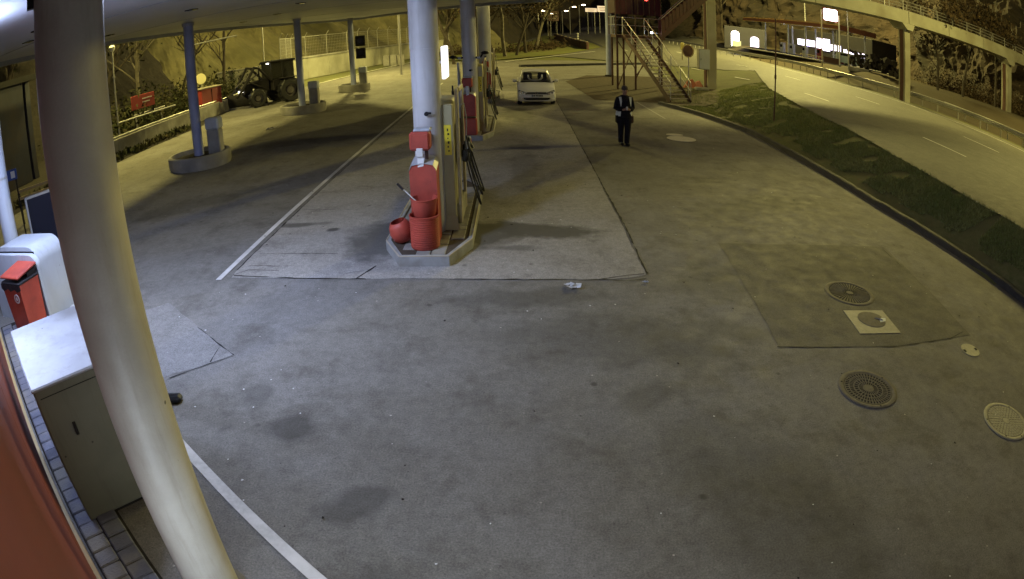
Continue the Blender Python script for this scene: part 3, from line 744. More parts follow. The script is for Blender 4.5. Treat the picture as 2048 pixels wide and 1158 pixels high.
# pump columns
for k, (x, y, r) in enumerate([(-1.415, 10.02, .232), (-1.40, 19.95, .235), (-1.36, 29.6, .30)]):
    t = thing('pump_column', (x, y, .16), ['silvery round column on the nearest pump island', 'silvery round column on the middle pump island', 'silvery round column on the farthest pump island'][k], 'column', 'round columns on the pump islands')
    MB().cyl((0, 0, -.01), (0, 0, 3.05), r, n=48).build('shaft', M['column'], t, smooth=True)
    MB().cyl((0, 0, 3.052), (0, 0, CEIL - .165), r + .004, n=48).build('upper_shaft', M['column'], t, smooth=True)
    b = MB(); b.cyl((.02, -r - .002, 2.0), (.02, -r - .05, 2.0), .035, n=12); b.box((.06, -r - .03, 2.01), (.07, .03, .03)); b.build('camera_bracket', M['black'], t)
    if k == 0:
        pass

# ================================================================== PUMP ISLANDS
ISL_POLY = [(-1.78, 8.72), (-1.02, 8.72), (-.72, 9.5), (-.72, 12.9), (-1.05, 13.5), (-1.8, 13.5), (-2.12, 12.9), (-2.12, 9.45)]
tile_me = None
def island(y0, label, first=None):
    dy = y0 - 8.72
    t = thing('pump_island', (-1.42, y0 + 2.3, 0), label, 'pump island', 'raised pump islands')
    o = Vector((-1.42, 8.72 + 2.3, 0))
    if first:
        for ch in first.children: dup(ch, parent=t)
        return t
    inner = []
    cx, cy = -1.42, 11.1
    outer = ISL_POLY
    for x, y in outer:
        inner.append((cx + (x - cx) * .90, cy + (y - cy) * .968))
    b = MB(); n = len(outer)
    prof = [(0, 0.0), (0, .14), (.04, .165), (1, .165), (1, .12)]
    rings = []
    for u, z in prof: rings.append([(lerp(a[0], c[0], u), lerp(a[1], c[1], u), z) for a, c in zip(outer, inner)])
    vs = [p for r in rings for p in r]; fs = [(i * n + k, i * n + (k + 1) % n, (i + 1) * n + (k + 1) % n, (i + 1) * n + k) for i in range(len(prof) - 1) for k in range(n)]
    b.add(vs, fs); b.build('kerb', M['conc_isl'], t, origin=o, loc=(0, 0, 0))
    tr_ = MB(); oo = [(lerp(a[0], c[0], .12), lerp(a[1], c[1], .12), .166) for a, c in zip(outer, inner)]
    for q in range(len(oo)): tr_.cyl(oo[q], oo[(q + 1) % len(oo)], .012, n=6)
    tr_.build('highlight_trim', M['beige'], t, origin=o, loc=(0, 0, 0))  # pale trim line puts the kerb edge's highlight into colour
    MB().prism(inner, .02, .135).build('bed', M['pit'], t, origin=o, loc=(0, 0, 0))
    # paving tiles
    s = .235
    tm = MB().box((0, 0, 0), (s - .022, s - .022, .05), bev=.008)
    firstt = None
    def inside(px, py):
        c = False; j = len(inner) - 1
        for i in range(len(inner)):
            xi, yi = inner[i]; xj, yj = inner[j]
            if (yi > py) != (yj > py) and px < (xj - xi) * (py - yi) / (yj - yi) + xi: c = not c
            j = i
        return c
    for iy in range(21):
        for ix in range(6):
            x, y = -2.02 + s / 2 + ix * s, 8.8 + s / 2 + iy * s
            if all(inside(x + a * s * .46, y + c * s * .46) for a in (-1, 1) for c in (-1, 1)):
                loc = (x - o.x, y - o.y, .138 + rnd.uniform(-.004, .004))
                if firstt is None:
                    firstt = tm.build('tile', M['tile'], t, loc=loc)
                else:
                    c = firstt.copy(); COL.objects.link(c); c.parent = t; c.location = loc; c.rotation_euler = (rnd.uniform(-.006, .006), rnd.uniform(-.006, .006), 0)
    MB().prism([(lerp(a[0], -1.42, .005), lerp(a[1], 11.1, .005)) for a in inner], .10, .150).build('mortar', M['soil'], t, origin=o, loc=(0, 0, 0))
    return t
M['conc_isl'] = noisy('island_concrete', (0.31, 0.32, 0.31), (0.24, 0.24, 0.23), 5, .8, bump=.3, c3=(.2, .19, .17), s3=2.4)
i1 = island(8.72, 'tiled concrete pump island nearest the camera')
i2 = island(19.0, 'concrete pump island in the middle of the row', i1)
i3 = island(28.6, 'farthest concrete pump island, beside the white car', i1)

# ================================================================== FUEL PUMPS
def pump(y0, label, first=None):
    t = thing('fuel_pump', (-1.20, y0, .165), label, 'fuel pump', 'fuel pumps behind the columns')
    if first:
        for ch in first.children: dup(ch, parent=t)
        return t
    MB().box((0, .55, .16), (.50, 1.0, .32), bev=.02).build('plinth', M['conc'], t)
    MB().box((-.02, .62, 1.22), (.36, .82, 1.8), bev=.03).build('cabinet', M['pumpside'], t)
    p = MB(); p.box((.09, -.26, 1.08), (.20, .12, 2.05), bev=.015); p.build('side_panel', M['pumpside'], t)
    MB().add([(-.10, -.25, .01), (.22, -.25, .01), (.25, -.42, .01), (-.08, -.40, .01), (-.05, -.325, .24), (.19, -.325, .24)], [(0, 1, 5, 4), (3, 2, 1, 0), (3, 4, 5, 2)]).build('foot_flare', M['pumpside'], t)
    MB().box((.10, -.326, 1.52), (.11, .012, .50), bev=.003).build('sticker', M['yellow'], t)
    st = t.children[-1]
    for k in range(6):
        MB().box((.105 + .005 * (-1) ** k, -.334, 1.34 + k * .07), (.028 - .008 * (k % 2), .004, .02 + .012 * (k % 3))).build('letter', M['black'], st)
    MB().box((.225, .10, 1.16), (.055, .16, 2.32), bev=.01).build('post', M['beige'], t)
    MB().box((.235, 1.0, 1.16), (.05, .10, 2.32), bev=.01).build('post', M['beige'], t)
    MB().box((.235, .62, 2.28), (.05, .66, .08), bev=.01).build('top_bar', M['beige'], t)
    MB().box((.19, .62, 1.35), (.05, .6, .7), bev=.01).build('display', M['glassdark'], t)
    for k, (yy, zz) in enumerate([(.34, 1.12), (.52, 1.18), (.70, 1.12)]):
        b = MB(); b.box((.31, yy, zz), (.10, .07, .22), bev=.02); b.tube([(.33, yy, zz + .08), (.40, yy - .02, zz + .14), (.43, yy - .02, zz + .06)], .022, 8); b.tube([(.32, yy, zz - .06), (.40, yy, zz - .10), (.42, yy, zz + .0)], .016, 6)
        nz = b.build('nozzle', M['blackp'], t)
        MB().box((.36, yy, zz + .17), (.09, .05, .14), bev=.012).build('nozzle_guard', [M['white'], M['galv'], M['redpl']][k], nz)
        h = MB(); pts = []
        for q in range(15):
            u = q / 14; pts.append((.33 + .24 * math.sin(math.pi * u) + .02 * k, yy - .03 - .22 * u, zz - .05 - (.88 - .07 * k) * math.sin(math.pi * u) ** .8 + .35 * u * u))
        h.tube(pts, .014, 8).build('hose', M['blackp'], t, smooth=True)
    MB().tube([(.235, .26, 2.0), (.33, .26, 2.05), (.36, .3, 1.8), (.34, .34, 1.35)], .012, 6).build('hose_arm', M['galv'], t, smooth=True)
    return t
M['redpl'] = M['red']
p1 = pump(10.32, 'fuel pump behind the nearest silvery column, yellow sticker on its side')
p2 = pump(20.3, 'fuel pump behind the middle silvery column', p1)
p3 = pump(29.9, 'fuel pump behind the farthest silvery column', p1)
# white panel imitating a lit pump side, and left-hand hoses on the pumps
def lit_side_panel(y, x, z0, z1, label, m, w=.04, d=.5, top=None):
    t = thing('lit_side_panel', (x, y, z0), label, 'board')
    MB().box((0, 0, (z1 - z0) / 2), (w, d, z1 - z0), bev=.012).build('panel', m, t)
    return t
t = thing('hanging_sign', (-1.22, 10.9, 2.62), 'small white lit sign sticking out high behind the nearest silvery column', 'sign')
MB().box((.02, .08, .3), (.07, .55, .58), bev=.012).build('panel', glow('sign_panel_glow', (.95, .92, 1.0), 1.1), t)
MB().box((-.08, .08, .3), (.14, .05, .05)).build('bracket', M['galv'], t)
t = thing('lit_side_panel', (-1.80, 20.35, .165), 'tall white panel standing in for the lit left side of the middle fuel pump', 'board', None)
MB().box((0, .1, 1.12), (.07, .36, 2.24), bev=.03).build('panel', M['white'], t)  # white panel stands in for the pump's brightly lit side
def hose_left(y, label):
    t = thing('hose_rack', (-1.98, y, .165), label, 'hose rack', 'hose racks left of the pumps')
    MB().box((0, .2, .55), (.1, .1, 1.1), bev=.01).build('post', M['black'], t)
    b = MB(); b.box((-.05, .12, 1.12), (.08, .08, .3), bev=.02); b.box((-.05, .12, 1.35), (.05, .05, .2), bev=.01); b.build('nozzle', M['blackp'], t)
    for k in range(2):
        pts = [(-.06 - .26 * math.sin(math.pi * q / 14) - .05 * k, .1 + .01 * q, 1.1 - .035 * q - (.65 - .1 * k) * math.sin(math.pi * q / 14)) for q in range(15)]
        MB().tube(pts, .016, 8).build('hose', M['blackp'], t, smooth=True)
hose_left(20.4, 'black hose and nozzle at the left of the middle pump')
hose_left(30.1, 'black hose and nozzle at the left of the farthest pump')
# round mirrors or hose booms on the middle column
t = thing('hose_boom', (-1.4, 19.9, 2.6), 'black hose boom reaching out both sides of the middle column', 'boom')
for sx in (-1, 1):
    MB().tube([(sx * .2, -.06, -.03), (sx * .34, -.12, -.05), (sx * .42, -.16, .03 + .05 * sx)], .03, 8).build('arm', M['black'], t, smooth=True)
    MB().lathe([(.01, -.05), (.11, -.03), (.13, .01), (.09, .05), (.01, .07)], 16, c=(sx * .5, -.2, .05 + .06 * sx)).build('head', M['black'], t, smooth=True)
    MB().cyl((sx * .36, -.12, -.04), (sx * .26, -.10, -.05), .045, n=10).build('joint', M['white'], t)

# ================================================================== SERVICE STANDS, BUCKETS
def towel_stand(y, x, label, first=None, s=1.0):
    t = thing('service_stand', (x, y, .165), label, 'service stand', 'red service stands before the pump columns')
    if first:
        for ch in first.children: dup(ch, parent=t)
        return t
    # tall bin body with a sloping hood
    w, d = .42, .34
    prof = [(-w / 2, .0), (w / 2, .0), (w / 2, 1.16), (w * .38, 1.24), (0, 1.27), (-w * .38, 1.24), (-w / 2, 1.16)]
    b = MB(); n = len(prof)
    vs = [(x_, -d / 2, z) for x_, z in prof] + [(x_, d / 2, z * (1.0 if z < .5 else 1.06)) for x_, z in prof]
    b.add(vs, [tuple(range(n)), tuple(range(2 * n - 1, n - 1, -1))] + [(i, (i + 1) % n, n + (i + 1) % n, n + i) for i in range(n)])
    bd = b.build('bin_body', M['red'], t)
    b = MB(); vs = [(x_ * 1.03, -d / 2 - .015, z + .012) for x_, z in prof[2:]] + [(x_ * 1.03, d / 2 + .01, z * 1.06 + .012) for x_, z in prof[2:]]
    b.add(vs, [(i, i + 1, 5 + i + 1, 5 + i) for i in range(4)]); b.build('lid', M['greylid'], t)
    MB().box((-.03, -.02, 1.62), (.32, .26, .30), bev=.035).build('towel_box', M['red'], t)
    MB().box((.01, -.01, 1.79), (.27, .24, .05), bev=.02).build('towel_box_lid', M['white'], t)
    b = MB(); b.add([(-.08, -.16, 1.50), (.01, -.17, 1.51), (.02, -.18, 1.24), (-.07, -.175, 1.22), (-.075, -.145, 1.36), (.03, -.15, 1.35)], [(0, 1, 5, 4), (4, 5, 2, 3)])
    b.box((-.03, -.165, 1.45), (.10, .02, .14), bev=.008)
    b.build('paper_towel', M['signwhite'], t)
    b = MB(); b.box((.05, .02, 1.38), (.05, .04, .3)); b.build('bracket', M['darkred'], t)
    return t
M['greylid'] = noisy('grey_lid', (.42, .42, .44), (.33, .33, .35), 5, .5)
s1 = towel_stand(9.52, -1.44, 'red service stand with a white paper towel hanging, nearest island')
s2 = towel_stand(19.55, -1.44, 'red service stand on the middle island, short red tub at its left', s1)
s3 = towel_stand(29.1, -1.30, 'red service stand on the farthest island, white car at its right', s1)
t = thing('ribbed_tub', (-1.43, 9.17, .165), 'red ribbed round tub at the front tip of the nearest island', 'tub')
prof = [(.215, 0), (.222, .02)]
for k in range(13):
    z = .03 + k * .036; prof += [(.226, z), (.209, z + .008), (.209, z + .016), (.228, z + .024)]
prof += [(.228, .50), (.235, .52), (.22, .525), (.205, .5), (.2, .05), (.001, .04)]
MB().lathe(prof, 40).build('shell', M['red'], t, smooth=True)
t = thing('bucket', (-1.42, 9.2, .66), 'red bucket standing in the ribbed tub with a wiper stick in it', 'bucket')
MB().lathe([(.16, 0), (.168, .02), (.2, .26), (.212, .27), (.212, .285), (.195, .285), (.19, .26), (.155, .03), (.001, .03)], 36).build('shell', M['red'], t, smooth=True)
MB().cyl((0, 0, .17), (0, 0, .172), .178, n=30).build('water', M['glassdark'], t)
t = thing('window_wiper', (-1.42, 9.15, .78), 'white handled window wiper leaning out of the red bucket to the left', 'wiper')
MB().tube([(.0, 0, 0), (-.16, -.03, .18), (-.29, -.05, .33)], .011, 8).build('handle', M['signwhite'], t, smooth=True)
MB().box((-.335, -.06, .375), (.13, .035, .03), rot=Matrix.Rotation(.85, 3, 'Y')).build('squeegee', M['blackp'], t)
t = thing('round_tub', (-1.80, 9.42, .165), 'open round red tub at the left of the ribbed tub', 'tub')
MB().lathe([(.12, 0), (.165, .05), (.19, .16), (.17, .27), (.13, .335), (.115, .34), (.15, .25), (.165, .16), (.12, .05), (.001, .04)], 36).build('shell', M['red'], t, smooth=True)
t.rotation_euler = (.12, -.28, 0); t.location.z = .19
t = thing('round_tub', (-1.82, 19.42, .165), 'short red tub at the left of the middle service stand', 'tub')
MB().lathe([(.13, 0), (.15, .05), (.16, .3), (.13, .36), (.11, .36), (.13, .3), (.12, .05), (.001, .04)], 24).build('shell', M['red'], t, smooth=True)
t = thing('litter_bin', (-1.42, 19.2, .165), 'red box bin in front of the middle service stand', 'bin')
MB().box((0, 0, .27), (.46, .28, .54), bev=.03).build('body', M['red'], t)
MB().box((0, 0, .555), (.42, .24, .03), bev=.01).build('rim', M['darkred'], t)

# ================================================================== KIOSK SIDE (bottom left)
U = Vector((.79, -.613, 0)).normalized(); Vv = Vector((.613, .79, 0)).normalized()
ang = math.atan2(U.y, U.x)
def K(u, v, z=0): return U * u + Vv * v + Vector((0, 0, z))
wv = -0.20
t = thing('kiosk_wall', tuple(K(-6, wv - .2)), 'red clad kiosk wall running along the lower left corner', 'wall')
o_ = K(-6, wv - .2)
for k in range(3):
    u0 = -13.4 + k * 4.8
    c = K(u0 + 2.4, wv - .1, 2.0); MB().box(c, (4.785, .2, 3.94), rz=ang, bev=.008).build('panel', M['redwall'], t, origin=o_, loc=(0, 0, 0))
MB().box(K(-6, wv + .012, .06), (14, .05, .12), rz=ang).build('skirting', M['tan'], t, origin=o_, loc=(0, 0, 0))
# wall lights: tube fittings above the cabinet
for k, (u, z_) in enumerate(((-5.1, 2.22), (-9.0, 3.5))):
    lt = thing('wall_light', tuple(K(u, wv + .12, z_)), ['tube light on the red kiosk wall above the white cabinet', 'tube light on the red kiosk wall beyond the litter bin'][k], 'wall light', 'tube lights on the kiosk wall', ang)
    MB().box((0, -.05, .05), (1.3, .12, .1), bev=.01).build('housing', M['galv'], lt)
    MB().cyl((-.6, .0, -.02), (.6, .0, -.02), .02, n=10).build('tube', M['coolglow'], lt)
p = K(-5.1, wv + .14, 2.17); lamp('tube_light', p, LP_K1, COOL, kind='AREA', rot=(math.radians(18), 0, ang), size=(1.2, .10))
p = K(-9.0, wv + .22, 3.38); lamp('tube_light', p, LP_K2, COOL, kind='AREA', rot=(math.radians(38), 0, ang), size=(1.2, .14))
lamp('added_uplight_spot', (-6.3, 4.6, CEIL - .62), 520, COOL, .1, kind='SPOT', rot=(math.pi, 0, 0), spot=160)  # added spot aimed upward to brighten the canopy ceiling
pl_ = thing('added_uplight', (-6.3, 4.6, CEIL - .01), 'unseen pendant uplight added under the canopy to brighten its ceiling, outside the left edge', 'ceiling light')
MB().cyl((0, 0, 0), (0, 0, -.70), .015, n=8).build('rod', M['galv'], pl_)
MB().lathe([(.01, -.72), (.16, -.70), (.2, -.66), (.21, -.66), (.16, -.73), (.01, -.75)], 16).build('cap', M['galv'], pl_, smooth=True)
# low lit shop window in the wall, below the camera
kw = thing('shop_window', tuple(K(-1.45, wv + .02, .75)), 'low lit kiosk window in the red wall just below the camera', 'window', None, ang)
MB().box((0, 0, 0), (1.5, .03, 1.0)).build('pane', M['coolglow'], kw)
for zz in (-.53, .53): MB().box((0, .01, zz), (1.62, .06, .06)).build('frame', M['galv'], kw)
for xx in (-.78, .78): MB().box((xx, .01, 0), (.06, .06, 1.0)).build('frame', M['galv'], kw)
lamp('window_light', K(-1.45, wv + .06, .75), LP_W, (.80, .92, .88), kind='AREA', rot=(math.radians(90), 0, ang + math.pi), size=(1.4, .9))
# downlight under the canopy, above the cabinet
dl = thing('canopy_downlight', (-3.6, 6.4, CEIL - .01), 'square downlight fitting under the canopy near the camera', 'ceiling light')
MB().box((0, 0, -.03), (.5, .5, .05), bev=.01).build('housing', M['galv'], dl)
MB().box((0, 0, -.06), (.42, .42, .012)).build('lens', M['coolglow'], dl)
lamp('downlight', (-3.6, 6.4, CEIL - .09), LP_DL, COOL, kind='AREA', rot=(0, 0, 0), size=(.5, .5))
t = thing('service_post', (-3.98, 4.84, 0), 'dark post hidden behind the near column, its foot showing at the right', 'post')
MB().cyl((0, 0, 0), (0, 0, 2.4), .12, n=24).build('shaft', M['galv'], t, smooth=True)
# paving stones between wall and cabinet
t = thing('stone_strip', tuple(K(-5, .1)), 'narrow strip of blue grey paving stones at the foot of the red wall', 'paving')
o_ = K(-5, .1)
MB().box(K(-5, .09, .006), (10.5, .46, .012), rz=ang).build('bed', M['darksoil'], t, origin=o_, loc=(0, 0, 0))
st0 = None
for k in range(52):
    for r in range(2):
        u = -10 + k * .2 + (.1 if r else 0); loc = K(u, -.02 + r * .21, .028) - o_
        rr = (rnd.uniform(-.02, .02), rnd.uniform(-.02, .02), ang + rnd.uniform(-.03, .03))
        if st0 is None: st0 = MB().box((0, 0, 0), (.19, .2, .06), bev=.012).build('stone', M['stone'], t, loc=loc)
        else:
            c = st0.copy(); COL.objects.link(c); c.parent = t; c.location = loc + Vector((0, 0, rnd.uniform(-.006, .006)))
        (st0 if k == 0 and r == 0 else c).rotation_euler = rr
# white topped cabinet
A = Vector((-3.56, 2.78, 0))
t = thing('white_cabinet', tuple(A - U * .7 + Vv * .56), 'big cabinet with a bright white lid and olive grey sides behind the near column', 'cabinet', None, ang)
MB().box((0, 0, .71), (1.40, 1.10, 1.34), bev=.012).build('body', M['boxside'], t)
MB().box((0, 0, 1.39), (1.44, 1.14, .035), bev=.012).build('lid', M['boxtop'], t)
MB().box((0, 0, .02), (1.34, 1.04, .04)).build('base', M['black'], t)
MB().box((.702, .0, 1.30), (.004, 1.02, .006)).build('lid_gap', M['pit'], t)
MB().box((.706, -.3, .95), (.02, .03, .12), bev=.004).build('latch', M['black'], t)
t = thing('wheel_stop', (-3.68, 4.84, 0), 'small black rubber block on the ground beside the near column', 'rubber block')
MB().box((0, 0, .045), (.28, .13, .09), rz=.2, bev=.03).build('block', M['blackp'], t)
MB().box((0, 0, .092), (.2, .03, .006), rz=.2).build('groove', M['black'], t)
# air and water cabinet, bin
ca = thing('air_cabinet', (-7.75, 6.95, 0), 'white rounded air and water cabinet behind the red litter bin', 'cabinet', None, -.07)
def rounded(w, h, r, n=8):
    pts = [(-w / 2, 0), (w / 2, 0)]
    for i in range(n + 1): a = math.pi / 2 * i / n; pts.append((w / 2 - r + r * math.cos(a), h - r + r * math.sin(a)))
    for i in range(n + 1): a = math.pi / 2 + math.pi / 2 * i / n; pts.append((-w / 2 + r + r * math.cos(a), h - r + r * math.sin(a)))
    return pts
def slab_xz(b, pts, y0, y1):
    n = len(pts); b.add([(x, y0, z) for x, z in pts] + [(x, y1, z) for x, z in pts], [tuple(range(n)), tuple(range(2 * n - 1, n - 1, -1))] + [(i, (i + 1) % n, n + (i + 1) % n, n + i) for i in range(n)])
    return b
slab_xz(MB(), rounded(1.5, 1.13, .2), -.42, -.32).build('front_panel', M['white'], ca, smooth=True)
slab_xz(MB(), rounded(1.34, 1.22, .28), -.30, .34).build('body', M['white'], ca, smooth=True)
MB().box((0, -.31, .6), (1.2, .02, 1.1)).build('gasket', M['black'], ca)
t = thing('white_pole', (-8.70, 7.46, 0), 'white round pole at the left edge behind the air cabinet', 'pole')
MB().cyl((0, 0, 0), (0, 0, CEIL - .01), .16, n=32).build('shaft', M['white'], t, smooth=True)
MB().cyl((0, 0, 2.2), (0, 0, 2.24), .165, n=32).build('joint_ring', M['galv'], t, smooth=True)
t = thing('litter_bin', (-7.32, 6.26, 0), 'red litter bin with a black bag edge and a round white label', 'bin', None, -.12)
b = MB(); b.add([(-.22, -.2, 0), (.22, -.2, 0), (.22, .2, 0), (-.22, .2, 0), (-.27, -.24, .84), (.27, -.24, .84), (.27, .22, .84), (-.27, .22, .84)], [(3, 2, 1, 0), (4, 5, 6, 7), (0, 1, 5, 4), (1, 2, 6, 5), (2, 3, 7, 6), (3, 0, 4, 7)]).build('body', M['red'], t)
b = MB()
for i in range(9):
    x = -.27 + i * .0675; b.add([(x, -.262 - .01 * (i % 2), .86), (x + .0675, -.262 - .01 * ((i + 1) % 2), .86), (x + .0675, -.266, .74 + .02 * (i % 3)), (x, -.266, .74 + .02 * ((i + 2) % 3))], [(0, 1, 2, 3)])
b.box((0, -.0, .855), (.56, .5, .05), bev=.015)
b.build('bag', M['blackp'], t)
MB().box((0, .0, .985), (.55, .5, .045), rot=Matrix.Rotation(.16, 3, 'X'), bev=.015).build('lid', M['red'], t)
for sx in (-.24, .24): MB().box((sx, .1, .91), (.03, .2, .1)).build('hinge', M['black'], t)
lb = MB().cyl((.10, -.232, .62), (.10, -.240, .62), .075, n=24).build('label', M['signwhite'], t)
MB().lathe([(.035, 0), (.05, 0), (.05, .004), (.035, .004)], 20).build('label_mark', M['signred'], lb, loc=(.10, -.2405, .62)).rotation_euler = (math.pi / 2, 0, 0)
# advert boards and dark workshop
t = thing('poster_stand', (-9.30, 9.25, 0), 'dark blue poster stand with a pale frame beside the near column', 'sign', None, .95)
MB().box((0, 0, .78), (.86, .05, 1.36), bev=.01).build('poster', mat('poster_blue', (.006, .007, .018), .4), t)
for sx in (-.45, .45): MB().box((sx, -.01, .76), (.05, .08, 1.46), bev=.01).build('frame', M['white'], t)
for z in (.08, 1.47): MB().box((0, -.01, z), (.86, .08, .05)).build('frame', M['galv'], t)
MB().box((0, 0, .03), (.9, .5, .06), bev=.02).build('foot', M['black'], t)
ws = thing('workshop', (-20, 10, 0), 'dark blue workshop building at the left with blue and red signs', 'building')
wo_ = Vector((-20, 10, 0))
M['navy'] = noisy('navy_cladding', (.030, .034, .062), (.018, .02, .038), 1.2, .6, c3=(.04, .03, .035), s3=.8)
def W(b, name, m, smooth=False, parent=ws): return b.build(name, m, parent, origin=wo_, loc=(0, 0, 0), smooth=smooth)
for k in range(8): W(MB().box((-19.2, 4.2 + k * 1.9, 2.1), (.3, 1.88, 4.2), bev=.015), 'wall_panel', M['navy'])
W(MB().box((-22, 11, 4.3), (6.4, 16.4, .25)), 'roof', M['black'])
W(MB().box((-22, 18.9, 2.1), (5.6, .3, 4.2)), 'end_wall', M['navy'])
for y in (8.5, 13.6):
    d = W(MB().box((-19.03, y, 1.3), (.06, 2.6, 2.6), bev=.01), 'door', M['black'])
    for z in (.6, 1.2, 1.8): W(MB().box((-18.99, y, z), (.03, 2.5, .04)), 'rib', M['navy'], parent=d)
t = thing('red_board', (-12.4, 9.75, 0), 'narrow red upright board beside the white pole', 'sign', None, .75)
MB().box((0, 0, .78), (.42, .07, 1.5), bev=.02).build('panel', M['signred'], t)
MB().box((0, -.04, .55), (.24, .01, .03)).build('line', M['signwhite'], t)
MB().box((0, 0, .02), (.5, .4, .04)).build('foot', M['black'], t)
t = thing('blue_sign', (-12.1, 10.4, 0), 'blue sign with small white lettering between red board and poster', 'sign', None, .75)
MB().box((0, 0, 1.72), (1.0, .05, .27), bev=.01).build('panel', mat('sign_blue', (.02, .05, .22), .5), t)
for k in range(7): MB().box((-.4 + k * .075, -.03, 1.73), (.045, .006, .05)).build('letter', M['signwhite'], t)
MB().box((.38, -.03, 1.72), (.12, .006, .17)).build('emblem', M['signwhite'], t)
for sx in (-.45, .45): MB().box((sx, .02, .8), (.04, .04, 1.6)).build('leg', M['black'], t)
t = thing('low_barrier', (-12.9, 12.7, 0), 'low yellowish rail on posts seen left of the near column', 'barrier', None, .95)
for z in (.75, .95): MB().box((0, 0, z), (1.5, .05, .09), bev=.01).build('rail', M['tan'], t)
for sx in (-.7, .7): MB().box((sx, .03, .5), (.06, .06, 1.0)).build('post', M['black'], t)
t = thing('bright_strip_post', (-9.62, 10.05, 0), 'thin white post along the left edge of the near column, its bright stretch made to glow', 'post')
MB().cyl((0, 0, 0), (0, 0, 3.4), .022, n=10).build('post', M['galv'], t, smooth=True)
MB().cyl((0, 0, 1.55), (0, 0, 2.75), .03, n=10).build('glow_sleeve', M['coolglow'], t, smooth=True)  # glowing sleeve imitates light catching the pale post
# ================================================================== LEFT: sign, lamppost, cabinet, barrier
t = thing('slim_lamp_post', (-18.5, 24.8, 0), 'slim pale lamp post behind the low wall just right of the near column', 'lamp post')
MB().cyl((0, 0, 0), (0, 0, 4.6), .05, .035, 12).build('pole', M['rail'], t, smooth=True)
MB().cyl((0, 0, 3.3), (0, 0, 3.4), .065, n=12).build('joint', M['rail'], t, smooth=True)
MB().lathe([(.02, 4.6), (.14, 4.7), (.17, 4.85), (.10, 4.95), (.01, 4.97)], 16).build('lamp_head', M['signwhite'], t, smooth=True)
MB().cyl((0, 0, 1.05), (2.4, 1.9, 1.3), .04, n=8).build('cross_bar', M['rail'], t, smooth=True)
t = thing('red_billboard', (-18.5, 27.3, 0), 'red billboard with two short white lines on legs behind the low wall', 'sign', None, 1.4)
MB().box((0, 0, 1.75), (1.85, .07, .72), bev=.015).build('board', M['signred'], t)
for k, (z, w, x) in enumerate(((1.88, .8, .35), (1.70, .7, .3))):
    for i in range(int(w / .1)): MB().box((x - w / 2 + i * .1, -.045, z), (.07, .006, .055)).build('letter', M['signwhite'], t)
for sx in (-.8, .8): MB().box((sx, .03, .7), (.07, .07, 1.4)).build('leg', M['black'], t)
t = thing('road_barrier', (-18.5, 26.7, 0), 'pale horizontal barrier arm below the red billboard', 'barrier')
MB().cyl((-.1, -.3, 1.12), (.1, 2.6, 1.12), .05, n=10).build('arm', M['rail'], t, smooth=True)
for y in (-.2, 2.4): MB().box((0, y, .55), (.08, .08, 1.1)).build('post', M['galv'], t)
t = thing('red_kiosk_cabinet', (-16.6, 31.3, 0), 'rusty red upright cabinet at the end of the low wall, left of the tractor', 'cabinet', None, 1.25)
MB().box((0, 0, .32), (1.7, .7, .64), bev=.02).build('base', M['conc'], t)
MB().box((0, 0, 1.12), (1.6, .62, .98), bev=.02).build('body', M['signred'], t)
MB().box((0, 0, 1.65), (1.75, .74, .07), bev=.02).build('roof', M['beige'], t)
MB().box((0, -.32, 1.1), (.03, .02, .9)).build('door_gap', M['pit'], t)
t = thing('disc_sign', (-18.6, 34.3, 0), 'round pale disc sign on a thin post above the red cabinet', 'sign', None, .25)
MB().cyl((0, 0, 0), (0, 0, 2.4), .035, n=8).build('post', M['galv'], t)
MB().cyl((0, -.05, 2.08), (0, -.075, 2.08), .34, n=32).build('disc', M['disc'], t)
MB().cyl((0, -.078, 2.08), (0, -.085, 2.08), .30, n=32).build('face', M['disc'], t)
t = thing('pale_pipe', (-22.5, 40, 4.2), 'long thin pale pipe slanting across the slope above the tractor', 'pipe')
a_, c_ = ray(385, 90), ray(474, 71)
MB().cyl(tuple(a_ * 42 + Vector((0, 0, CAM_H)) - Vector((-22.5, 40, 4.2))), tuple(c_ * 42 + Vector((0, 0, CAM_H)) - Vector((-22.5, 40, 4.2))), .05, n=8).build('tube', M['rail'], t, smooth=True)
t = thing('street_light_pole', (-19.0, 45.8, 1.5), 'thin pale pole on the slope behind the tractor', 'pole')
MB().cyl((0, 0, -1), (0, 0, 5.5), .05, n=8).build('shaft', M['galv'], t)

# ================================================================== TRACTOR WITH SNOW BLADE
tr = thing('tractor', (-14.0, 34.6, 0), 'black tractor with loader arms and worklights, blade lowered at its front', 'tractor', None, math.radians(228))
